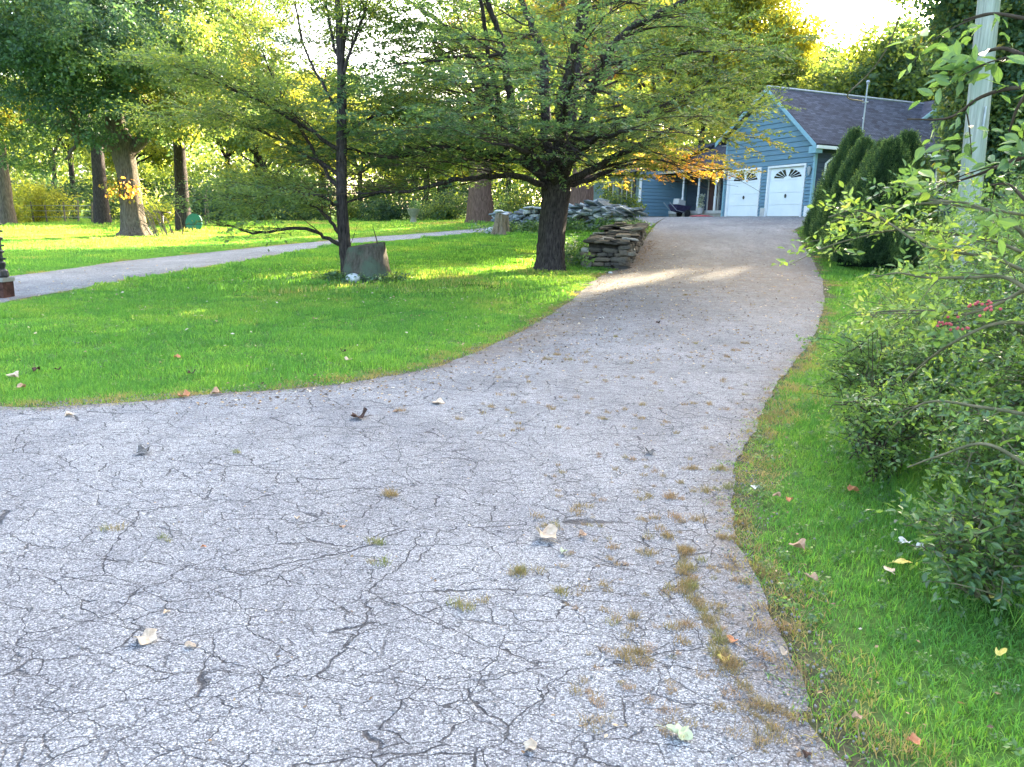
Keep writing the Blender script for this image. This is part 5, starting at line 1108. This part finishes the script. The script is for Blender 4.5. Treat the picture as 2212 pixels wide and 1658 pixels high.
BR = [((2.12, 3.2), 20, .38, .32, 'low sprawling brush shrub nearest the bottom right corner', .35), ((2.6, 3.8), 24, .65, .45, 'leafy brush shrub above the pale oval leaves on the grass', .38), ((2.5, 4.8), 20, .55, .4, 'knee-high brush clump at the left front of the thicket', .42),
      ((3.05, 4.5), 30, .95, .55, 'waist-high tangled shrub in the middle of the thicket', .4), ((2.8, 5.8), 20, .7, .4, 'thin dark-stemmed shrub at the left edge of the thicket', .45), ((3.3, 5.6), 34, 1.05, .6, 'dense small-leaved shrub behind the thin dark-stemmed one', .42),
      ((3.1, 3.6), 34, 1.1, .6, 'dense dark shrub at the right edge of the picture, halfway up', .34), ((3.9, 5.0), 44, 1.6, .8, 'tall tangled shrub at the right edge below the pole', .4), ((3.55, 7.0), 26, .8, .55, 'loose pale shrub on the grass left of the pole foot', .55),
      ((4.3, 6.6), 44, 1.65, .8, 'tall shrub directly in front of the pole foot', .46), ((4.6, 8.6), 26, 1.0, .7, 'loose grassy shrub at the back of the thicket', .6), ((5.6, 8.0), 44, 1.9, .9, 'tall back shrub right of the pole foot', .42), ((2.55, 2.9), 26, .7, .45, 'dark undergrowth shrub in the lower right corner', .3), ((3.3, 4.1), 30, 1.35, .6, 'tall arching shrub at the right edge with red berry twigs before it', .4)]
for i, (b_, nc, H, sp, lab, ti) in enumerate(BR):
    shrub(b_, nc, H, sp, 1000+i, lab, C_bush if i % 3 else C_arch, ti, 1.0 if i % 3 else .75, m_cane='twig' if i in (4, 2) else 'cane', leafstart=.1 if i != 4 else .45)
# long arching canes that reach left over the lawn: spines follow points of the photograph at their own distances
def spine_branch(name, label, cat, pts, r0, r1, coll, tint, dens, leafs, seed, side=6, sublen=.28, group=None, hang=.1, cane='cane', nsub=1.0, root=None, parent=None):
    r_ = np.random.default_rng(seed); pw = [tuple(P(*q)) for q in pts]; s0 = np.array(pw[0])
    if root is None: root = [(s0[0]+.55, s0[1]+.15, h1(s0[0]+.55, s0[1]+.15)-.05), (s0[0]+.4, s0[1]+.1, (s0[2]+h1(s0[0], s0[1]))*.55)]
    stem = cat_rom(root+[tuple(s0)], 6); p = cat_rom(pw, 8); b = stem[0]; t = parent or empty(name, tuple(b), label, cat, group); a = Acc(); pa = np.vstack([stem[:-1], p]); a.tube(pa, np.linspace(r0*1.4, r1, len(pa)), side, False)
    pos = []; rot = []; scl = []; tin = []; n_ = len(p); L = np.linalg.norm(np.diff(p, axis=0), axis=1).sum()
    def put(q, d, s_): pos.append(q); rot.append(rot_for(d, r_, .5)); scl.append(leafs*s_); tin.append(tint+.15*r_.normal())
    k = int(L/.07*dens)
    for j in range(k):
        x = (.05+.95*j/k)*(n_-1); i = min(int(x), n_-2); q = p[i]+(p[i+1]-p[i])*(x-i); d = (p[i+1]-p[i]); d /= np.linalg.norm(d); e = d*.7+rand_unit(r_)*.6; put(q, e, .6+.6*r_.random())
    for j in range(int(L/.13*nsub)):
        i = r_.integers(int(n_*.1), n_-2); d = p[i+1]-p[i]; d /= np.linalg.norm(d); e = d*.6+rand_unit(r_)*.7; e[2] = e[2]*.5+.12-hang; l2 = sublen*(.4+r_.random()); q = p[i]+e*l2*np.linspace(0, 1, 5)[:, None]; q[:, 2] -= hang*l2*np.linspace(0, 1, 5)**2
        a.tube(q, np.linspace(r1*1.1, r1*.5, 5), 3, False)
        for f in (.35, .55, .75, .95): put(q[0]+(q[-1]-q[0])*f, e*.6+rand_unit(r_)*.5, .6+.6*r_.random())
    o = a.build('branch', M[cane], t, True); scatter('foliage', pos, rot, scl, tin, coll, o if parent else t); return o if parent else t
ARCH = [([(2240, 470, 4.0), (2130, 452, 4.0), (2000, 440, 4.1), (1900, 455, 4.3), (1850, 470, 4.4)], 'upper thin cane arching left past the pole, bare at its tip', .45),
 ([(2240, 560, 3.7), (2140, 520, 3.7), (2020, 500, 3.8), (1930, 498, 3.9), (1830, 520, 4.0), (1768, 540, 4.1)], 'longest arching cane reaching left across the arborvitae foot', .62),
 ([(2240, 600, 3.5), (2150, 560, 3.5), (2060, 545, 3.6), (1990, 528, 3.7), (1900, 470, 3.9), (1840, 455, 4.0), (1790, 470, 4.1)], 'arching cane with bright yellow-green leaf tips in front of the arborvitae', .68),
 ([(2240, 610, 3.2), (2160, 655, 3.3), (2080, 680, 3.4), (2010, 672, 3.5), (1930, 672, 3.6), (1885, 676, 3.7)], 'low horizontal cane pointing left over the lawn strip', .6),
 ([(2240, 700, 3.0), (2150, 700, 3.1), (2060, 740, 3.2), (1990, 790, 3.4), (1950, 830, 3.5)], 'pale cane drooping down to the left in the thicket', .5),
 ([(2240, 640, 3.0), (2170, 600, 3.1), (2090, 600, 3.2), (2000, 600, 3.4), (1940, 590, 3.5), (1890, 600, 3.6)], 'leafy cane below the longest one, hanging over the lawn strip', .58),
 ([(2240, 540, 3.4), (2180, 480, 3.4), (2090, 440, 3.5), (2010, 432, 3.7), (1960, 400, 3.8), (1935, 395, 3.9)], 'cane ending in a pale silvery leaf cluster before the dark arborvitae', .25),
 ([(2240, 900, 2.9), (2120, 880, 3.0), (2000, 870, 3.2), (1920, 930, 3.4)], 'arching bare cane crossing the thicket in the lower right', .4), ([(2240, 1020, 2.7), (2130, 960, 2.8), (2030, 985, 2.9), (1960, 1010, 3.0)], 'lowest arching cane crossing the thicket', .4)]
for i, (pts, lab, ti) in enumerate(ARCH):
    bare = i in (7, 8, 4, 0)
    spine_branch('arching_cane', lab, 'branch', pts, .008, .003, C_arch, ti, .25 if bare else .6, 1.0, 1100+i, 6, .3, 'arching canes of the roadside brush', cane='cane', nsub=.4 if bare else 1.3)
TOP = [([(2300, 60, 2.7), (2210, 40, 2.7), (2140, 30, 2.75), (2080, 45, 2.8)], 'topmost broad-leaved branch crossing the top of the pole'), ([(2300, 130, 2.6), (2215, 120, 2.6), (2160, 105, 2.7), (2090, 128, 2.8), (2040, 150, 2.9)], 'broad-leaved branch with two reddish leaf tips below the topmost one'),
 ([(2300, 200, 2.6), (2200, 190, 2.65), (2120, 210, 2.75), (2050, 255, 2.85), (1960, 258, 3.0)], 'broad-leaved branch reaching left over the roof edge'), ([(2300, 330, 2.5), (2200, 345, 2.6), (2120, 375, 2.7), (2060, 395, 2.8)], 'lower broad-leaved branch drooping beside the pole'),
 ([(2300, 150, 2.3), (2240, 180, 2.35), (2200, 230, 2.4), (2180, 285, 2.45)], 'hanging broad-leaved branch at the right edge'), ([(2300, 420, 2.6), (2230, 440, 2.65), (2180, 400, 2.75), (2140, 400, 2.85)], 'broad-leaved branch at the right edge below the pole middle')]
ub = np.array([2.62, 2.9, h1(2.62, 2.9)]); T = Tree(141); ut = empty('understory_tree', ub, 'small broad-leaved tree at the right picture edge whose branches cross the pole top', 'tree')
tt_ = [ub-[0, 0, .2], ub+[.03, 0, .8], ub+[-.03, .03, 1.7], ub+[0, 0, 2.6], ub+[.05, .05, 3.6]]
T.a.tube(cat_rom([tuple(q) for q in tt_], 5), np.linspace(.055, .02, 21), 8); T.a.build('trunk', M['bark_grey'], ut, True)
for i, (pts, lab) in enumerate(TOP):
    s0 = P(*pts[0]); zr = max(ub[2]+.5, s0.z-.25); o = spine_branch('branch', lab, 'branch', pts, .008, .003, C_big, .34, .6, .75, 1200+i, 6, .2, None, .3, 'twig', .6, [(ub[0], ub[1], zr), (ub[0]*.5+s0.x*.5, ub[1]*.5+s0.y*.5, zr*.4+s0.z*.6)], ut); o['label'] = lab
r_ = np.random.default_rng(142); k = 150; pos = ub+np.array([.35, .25, 3.0])+r_.normal(size=(k, 3))*[.45, .5, .55]; pos = pos[(pos[:, 0] > .78*pos[:, 1])]; k = len(pos)
scatter('crown', pos, np.column_stack([r_.normal(size=(k, 2))*.5, r_.random(k)*6.28]), .7+.5*r_.random(k), .3+.1*r_.normal(size=k), C_big, ut)
for k, (px, py, d, lab) in enumerate(((2129, 660, 3.1, 'cluster of small red berries on a twig at the right edge'), (2060, 702, 3.3, 'smaller red berry cluster left of the larger one'))):
    q = P(px, py, d); t_ = empty('berry_cluster', q, lab, 'berries', 'red berry clusters in the brush'); a = Acc(); r_ = np.random.default_rng(50+k)
    for j in range(16): c = r_.normal(size=3)*[.03, .02, .016]; a.tube([c-[0, 0, .006], c-[0, 0, .003], c+[0, 0, .003], c+[0, 0, .006]], [.002, .006, .006, .002], 6)
    o = a.build('berries', M['red'], None, True); o.parent = t_; o['kind'] = 'stuff'; a = Acc(); a.tube([(.09, 0, .03), (0, 0, .01), (-.06, 0, -.01)], .002, 4); o = a.build('twig', M['twig']); o.parent = t_
for k, (bx_, by_, lab) in enumerate(((2.75, 5.35, 'dark bare twiggy stems standing at the left front of the thicket'), (3.0, 4.0, 'bare dead stems crossing in the lower right thicket'), (3.5, 5.3, 'bare dead stems crossing in the middle of the thicket'))):
    r_ = np.random.default_rng(1400+k); b0 = np.array([bx_, by_, h1(bx_, by_)]); a = Acc()
    for j in range(26):
        d = np.array([r_.normal()*.35, r_.normal()*.3, 1]); L = .4+.6*r_.random(); t = np.linspace(0, 1, 6)[:, None]; p = b0+[r_.normal()*.16, r_.normal()*.14, 0]+d*L*t+r_.normal(size=(6, 3))*.012; a.tube(p, np.linspace(.006, .0015, 6), 4, False)
        for q in range(4): i = r_.integers(1, 5); e = rand_unit(r_); e[2] = abs(e[2]); a.tube(p[i]+e*(.08+.18*r_.random())*np.linspace(0, 1, 3)[:, None], [.003, .002, .001], 3, False)
    tag(a.build('dead_shrub', M['twig']), lab, 'shrub', 'dead shrubs in the thicket')
# tall grass and seed heads at the brush foot
C_tall = templ_coll('tall_grass', [blades('tall_grass', M['grass'], 26, .07, .26, .0055, 270+i, .9) for i in range(4)])
r_ = np.random.default_rng(88); pos = []
lineb = cat_rom([(1.55, 2.3), (1.85, 3.1), (2.0, 4.3), (2.3, 5.3), (2.9, 6.6), (3.6, 8.0), (4.6, 10)], 30)
for q in lineb:
    for j in range(3 if q[1] > 4 else 1): x, y = q[0]+.35+abs(r_.normal())*.35, q[1]+r_.normal()*.1; pos.append((x, y, h1(x, y)))
pos = np.array(pos); n_ = len(pos); scatter('tall_grass', pos, np.column_stack([r_.normal(size=(n_, 2))*.1, r_.random(n_)*6.28]), .35+.5*r_.random(n_), .1+.5*r_.random(n_), C_tall)

# ------------------------------------------------------------------ tufts in the cracks and litter
r_ = np.random.default_rng(91); pos = []; sc2 = []; tn = []
def tuft(px, py, n_, rx, ry, s_, t):
    c = G(px, py)
    for k in range(n_):
        x, y = c.x+r_.normal()*rx, c.y+r_.normal()*ry; pos.append((x, y, h1(x, y)+.012)); sc2.append(s_*(.6+.7*r_.random())); tn.append(t+.12*r_.normal())
strip = cat_rom([(1478, 1190), (1478, 1235), (1492, 1285), (1515, 1330), (1545, 1375), (1556, 1420), (1575, 1450)], 7)
for j, q in enumerate(strip): tuft(q[0]+r_.normal()*5, q[1], int(r_.integers(1, 5)), .016, .015, .5+.25*math.sin(j*1.1), .4+.2*math.sin(j*.8))
for q in cat_rom([(1640, 1560), (1655, 1590), (1640, 1630)], 3): tuft(q[0], q[1], 2, .02, .015, .5, .5)
for (px, py, n_, t) in ((842, 1076, 5, .5), (820, 1182, 3, .1), (815, 1220, 2, .1), (1128, 1246, 8, .35), (1006, 1314, 4, .2), (1498, 1018, 6, .55), (1455, 1080, 3, .8), (1158, 1125, 2, .7), (1185, 1145, 3, .5), (1242, 1110, 2, .5), (1262, 1100, 2, .6), (1460, 1127, 3, .9), (1382, 1130, 2, .5), (1210, 1290, 2, .3), (1365, 1340, 3, .5), (1370, 1425, 5, .5), (1450, 1363, 3, .4), (1620, 1500, 3, .5), (1650, 1535, 4, .4), (1700, 1550, 5, .6), (1545, 1240, 4, .6), (1560, 1170, 4, .6), (1400, 1200, 3, .5), (1440, 1165, 4, .6), (1510, 1130, 3, .6), (1225, 780, 3, .5), (510, 985, 2, .2), (240, 1150, 2, .3), (350, 1174, 2, .1), (668, 735, 0, 0), (1200, 770, 5, .6), (1180, 780, 4, .6), (1330, 730, 3, .5), (1480, 640, 5, .6), (1590, 760, 5, .8), (1610, 745, 5, .8), (1575, 775, 4, .7), (1500, 745, 3, .5), (995, 910, 2, .6), (860, 890, 2, .7), (1310, 910, 3, .5), (1390, 880, 2, .5), (1560, 1020, 5, .2), (1575, 1060, 5, .15), (1520, 1070, 3, .5)):
    tuft(px, py, n_, .03, .02, .7, t)
for k in range(190): px, py = 1180+420*r_.random(), 960+640*r_.random()**.9; tuft(px+ (py-960)*.12, py, 1, .02, .02, .35+.3*r_.random(), .3+.7*r_.random())
for k in range(160): tuft(1050+600*r_.random(), 620+330*r_.random(), 1, .1, .1, .6, .4+.5*r_.random())
# brown fringe along the right edge
for q in sR[6:]:
    if q[1] > 1.0 and q[1] < 16:
        for j in range(int(r_.integers(0, 3)) if math.sin(q[1]*2.1)+math.sin(q[1]*5.3)*.7 > -.2 else 0):
            x, y = q[0]+.06+r_.normal()*.05, q[1]+r_.normal()*.12; pos.append((x, y, h1(x, y)+.005)); sc2.append(.8+.5*r_.random()); tn.append(.35+.5*r_.random())
n_ = len(pos); scatter('dry_tufts', pos, np.column_stack([r_.normal(size=(n_, 2))*.15, r_.random(n_)*6.28]), sc2, tn, C_dry)
pos = []; sc2 = []; tn = []
def litter(x, y, s_, t): pos.append((x, y, 0)); sc2.append(s_); tn.append(t)
for k in range(900):                                             # along the left edge of the upper drive and the wall foot
    i = r_.integers(30, len(sL)-1); q = sL[i]; litter(q[0]+.1+abs(r_.normal())*.6, q[1]+r_.normal()*.3, .5+.5*r_.random(), r_.random()**1.3)
for k in range(2600): f_ = r_.random(); c = (1120+640*r_.random()**1.3, 545+245*f_); g_ = G(*c); litter(g_.x, g_.y, .5+.5*r_.random(), r_.random()**2*.9)
for k in range(260): q = (wa*(1-r_.random())+wb*0) if False else wa+(wb-wa)*r_.random(); litter(q[0]+.75+abs(r_.normal())*.25, q[1]+r_.normal()*.2, 1.1, .3+.3*r_.random())
for k in range(2600): litter(-1.2+r_.normal()*5, 18+r_.normal()*3.2, .7+.8*r_.random(), .4+.6*r_.random())
for k in range(500): litter(r_.uniform(-12, 3), r_.uniform(8, 16), .5+.4*r_.random(), .5+.5*r_.random())
for k in range(500): y = 1.2+8*r_.random(); litter(r_.uniform(-.5, .72)*y, y, .22+.25*r_.random(), r_.random())
for k in range(150): q = sR[r_.integers(8, len(sR))]; litter(q[0]+.1+r_.normal()*.25, q[1]+r_.normal()*.1, .3+.35*r_.random(), .1+.5*r_.random())
pos = np.array(pos); od_ = off_road(pos[:, 0], pos[:, 1]); pos[:, 2] = hz(pos[:, 0], pos[:, 1])+np.where(od_ < 0, .018, .05); n_ = len(pos)
scatter('leaf_litter', pos, np.column_stack([r_.normal(size=(n_, 2))*.25, r_.random(n_)*6.28]), sc2, tn, C_flake)

# loose stone chips along the crumbling edges and in the cracks, small weeds in the turf
M['chip'] = gen_mat('chip', (.10, .098, .09), (.36, .34, .31), 40, .9)
chips = [stone_mesh(560+i) for i in range(4)]
for me in chips: me.materials.clear(); me.materials.append(M['chip'])
C_chip = templ_coll('stone_chip', chips); pos = []
for k in range(2600):
    q = (sR if k % 2 else sL)[r_.integers(8, len(sR)-1)]; pos.append((q[0]+r_.normal()*.11, q[1]+r_.normal()*.14, 0))
for k in range(900): y = 1.2+7*r_.random(); pos.append((r_.uniform(-.7, .5)*y, y, 0))
pos = np.array(pos); pos[:, 2] = hz(pos[:, 0], pos[:, 1])+.018; n_ = len(pos)
scatter('stone_chips', pos, r_.random((n_, 3))*6, (.003+.006*r_.random(n_)**2)*(1+pos[:, 1]*.05), np.full(n_, .5), C_chip)
pos = []
for k in range(420): x, y = r_.uniform(1.0, 3.2), r_.uniform(1.4, 7); pos.append((x, y))
for k in range(900): pos.append((r_.uniform(-9, 1.5), r_.uniform(7, 16)))
pos = np.array(pos); pos = pos[off_road(pos[:, 0], pos[:, 1]) > .03]; n_ = len(pos)
scatter('lawn_weeds', np.column_stack([pos, hz(pos[:, 0], pos[:, 1])+.03]), np.column_stack([r_.normal(size=(n_, 2))*.3, r_.random(n_)*6.28]), .18+.22*r_.random(n_), .2+.45*r_.random(n_), C_weed)

# ------------------------------------------------------------------ single fallen leaves
def leaf_material(name, c1, c2):
    m, n, o = mat(name); v = obj_co(n); c = ramp(n, noise(n, v, 25, 5, .65), [(.3, c1), (.7, c2)]); principled(n, o, c, .7, noise(n, v, 60, 4), .3, .003, .2); return m
LM = {'cream': leaf_material('leaf_cream', (.38, .27, .17), (.7, .56, .4)), 'brown': leaf_material('leaf_brown', (.03, .018, .012), (.1, .05, .03)), 'tan': leaf_material('leaf_tan', (.28, .16, .09), (.55, .36, .22)),
      'yellow': leaf_material('leaf_yellow', (.6, .45, .08), (.85, .68, .22)), 'orange': leaf_material('leaf_orange', (.4, .14, .06), (.62, .3, .14)), 'green': leaf_material('leaf_green', (.42, .44, .22), (.72, .7, .44)), 'grey': leaf_material('leaf_grey', (.04, .04, .04), (.18, .17, .15)), 'white': leaf_material('leaf_white', (.6, .56, .5), (.85, .8, .74))}
def leaf_shape(kind, an):
    if kind == 'oval': return .5*(1/np.sqrt((np.cos(an))**2+(np.sin(an)/.5)**2))
    if kind == 'maple': return .5*(.62+.3*np.abs(np.cos(an*2.5))**.8+.08*np.cos(an*10))*(1-.15*np.cos(an+math.pi))
    return .5*(.55+.38*np.abs(np.cos(an*3))**1.2)/np.sqrt(np.cos(an)**2+(np.sin(an)/.62)**2)
def fallen(px, py, size, key, kind, curl, label, rz, seed, lift=0.0, tilt=0):
    r_ = np.random.default_rng(seed); g_ = G(px, py); s_ = size*g_.y/FPX*1.05; n_ = 40; an = np.arange(n_)*6.283/n_; rim = leaf_shape(kind, an)*s_; V = [[0, 0, 0]]; F = []; T_ = []
    for k, f in enumerate((.35, .7, 1.)):
        x = rim*f*np.cos(an); y = rim*f*np.sin(an); z = min(curl, .55)*s_*(f**2)*(.25+.3*np.cos(2*an+seed)+.22*np.cos(3*an+seed*2)+.12*r_.normal()) + .02*s_*np.abs(np.sin(an*5))*f
        V += np.column_stack([x, y, z]).tolist()
    for i in range(n_):
        j = (i+1) % n_; T_.append([0, 1+i, 1+j])
        for k in range(2): F.append([1+k*n_+i, 1+(k+1)*n_+i, 1+(k+1)*n_+j, 1+k*n_+j])
    V = np.array(V); V[:, 2] -= V[:, 2].min()
    road = float(off_road(np.array([g_.x]), np.array([g_.y]))[0]) < 0
    me = npmesh('fallen_leaf', V, [F, T_], True); o = link('fallen_leaf', me, LM[key]); md = o.modifiers.new('thick', 'SOLIDIFY'); md.thickness = .0012; md.offset = 1
    o.location = (g_.x, g_.y, g_.z+(.018 if road else .045)+lift); o.rotation_euler = (R(tilt), r_.normal()*.12, rz)
    a = Acc(); a.tube([(s_*.3, 0, .012*s_+.002), (s_*.6, .04*s_, .03*s_), (s_*.78, .1*s_, .02*s_)], .012*s_, 4); st = a.build('stalk', LM[key]); st.parent = o
    return tag(o, label, 'leaf', 'fallen leaves')
FL = [(775, 908, 38, 'brown', 'maple', .8, 'dark brown curled leaf on the asphalt, largest dark one near the lawn'), (945, 876, 30, 'cream', 'maple', .3, 'flat pale leaf on the asphalt, just right of the dark curled leaf'), (855, 895, 14, 'tan', 'oval', .4, 'tiny tan leaf between the dark curled leaf and the pale one'),
 (313, 985, 30, 'grey', 'maple', .8, 'grey curled leaf on the asphalt at the far left'), (1178, 1170, 54, 'cream', 'maple', .55, 'big cream leaf in the middle of the drive with a dark hollow edge'), (1257, 1166, 22, 'tan', 'maple', .7, 'small pinkish crumpled leaf right of the big cream leaf'),
 (1218, 1203, 26, 'green', 'oak', .5, 'small green-white leaf below the big cream leaf'), (1405, 985, 26, 'grey', 'maple', .9, 'dark and pale curled leaf on the upper right of the drive'), (320, 1390, 54, 'cream', 'maple', .4, 'cream maple leaf on the lower left of the drive'), (412, 1406, 28, 'cream', 'oval', .3, 'small cream oval leaf right of the cream maple leaf'),
 (360, 1333, 18, 'cream', 'oval', .4, 'tiny pale leaf above the cream maple leaf'), (1465, 1600, 72, 'green', 'oak', .35, 'large pale green lobed leaf at the bottom of the drive'), (1148, 1624, 36, 'cream', 'maple', .5, 'small cream-yellow leaf left of the large pale green one'), (1580, 1395, 32, 'orange', 'oval', .4, 'pale orange leaf at the end of the dry grass strip'),
 (1560, 1437, 32, 'yellow', 'maple', .5, 'mustard yellow leaf lying below the pale orange one'), (1722, 1205, 40, 'tan', 'maple', .9, 'rolled tan leaf on the right-hand grass'), (1947, 1235, 44, 'yellow', 'oval', .15, 'bright yellow oval leaf on the right-hand grass'), (1918, 1251, 44, 'cream', 'oval', .12, 'pale cream oval leaf touching the bright yellow oval one'),
 (1749, 1272, 30, 'tan', 'oval', .7, 'narrow tan leaf standing in the grass below the rolled one'), (1985, 1203, 34, 'white', 'oak', .4, 'whitish narrow leaf at the brush foot, right of its twin'), (1955, 1192, 30, 'white', 'maple', .4, 'whitish broad leaf at the brush foot above the yellow oval one'), (2157, 1436, 36, 'yellow', 'oval', .4, 'yellow leaf in the grass near the right picture edge'),
 (1968, 1632, 36, 'orange', 'maple', .8, 'crumpled pinkish leaf on the bottom right grass'), (1847, 1578, 26, 'tan', 'maple', .5, 'tan leaf in the dry fringe at the bottom right'), (1742, 1645, 24, 'brown', 'maple', .7, 'brown leaf at the very bottom edge of the picture'), (1858, 800, 22, 'brown', 'maple', .9, 'black withered leaf on the grass beside the upper brush'),
 (1822, 805, 18, 'orange', 'maple', .6, 'small rusty leaf left of the black withered leaf'), (1838, 1075, 26, 'orange', 'maple', .6, 'orange-brown leaf on the grass strip, middle right'), (1703, 1098, 22, 'orange', 'oval', .5, 'peach-coloured leaf on the grass near the drive edge'), (2145, 1318, 26, 'yellow', 'maple', .5, 'dull yellow leaf hanging at the brush foot near the edge'),
 (1676, 1088, 20, 'tan', 'oval', .5, 'dull tan leaf at the drive edge left of the peach one'), (1690, 1420, 26, 'cream', 'oval', .4, 'pale leaf in the brown fringe beside the lower drive'), (78, 811, 20, 'brown', 'maple', .9, 'dark leaf on the front lawn, far left'), (125, 809, 14, 'brown', 'maple', .9, 'smaller dark leaf right of the far left one on the lawn'),
 (30, 825, 26, 'cream', 'maple', .4, 'pale leaf on the front lawn near the left picture edge'), (48, 850, 22, 'tan', 'maple', .5, 'tan leaf below the pale one at the left lawn edge'), (414, 818, 18, 'brown', 'maple', .9, 'dark curled leaf on the front lawn near the drive'), (397, 863, 26, 'orange', 'maple', .6, 'rusty leaf on the lawn edge beside the drive'),
 (467, 857, 26, 'tan', 'maple', .6, 'pinkish tan leaf right of the rusty one on the lawn edge'), (754, 787, 18, 'cream', 'maple', .4, 'small pale leaf on the middle of the front lawn'), (742, 769, 14, 'brown', 'maple', .8, 'tiny dark leaf just above the small pale one'), (383, 782, 16, 'orange', 'maple', .5, 'small orange leaf on the front lawn'),
 (150, 903, 22, 'cream', 'maple', .4, 'pale leaf on the asphalt close below the lawn, far left'), (643, 1127, 14, 'cream', 'maple', .5, 'small pale leaf on the middle left of the drive'), (740, 1147, 16, 'tan', 'oval', .4, 'small pink-tan leaf right of the small pale one'), (440, 1190, 12, 'orange', 'maple', .6, 'tiny reddish leaf on the left part of the drive'),
 (1630, 1070, 22, 'white', 'oval', .4, 'narrow whitish leaf where the asphalt meets the grass'), (2063, 1205, 26, 'yellow', 'maple', .5, 'greenish yellow leaf at the brush foot'), (1300, 690, 10, 'white', 'oval', .3, 'small white leaf high up on the drive'), (1420, 702, 12, 'brown', 'maple', .8, 'dark leaf high up on the drive right of the white one')]
for i, q in enumerate(FL): fallen(*q[:7], (i*1.37) % 6.28, 1300+i)
# short broken wood stick in the lawn strip
q = onp(1894, 690, 13.0); a = Acc(); a.tube([q-[0, 0, .05], q+[.01, 0, .38]], .018, 6); tag(a.build('wooden_stake', M['fence_wood']), 'short brown wooden stake in the grass right of the drive', 'stake')
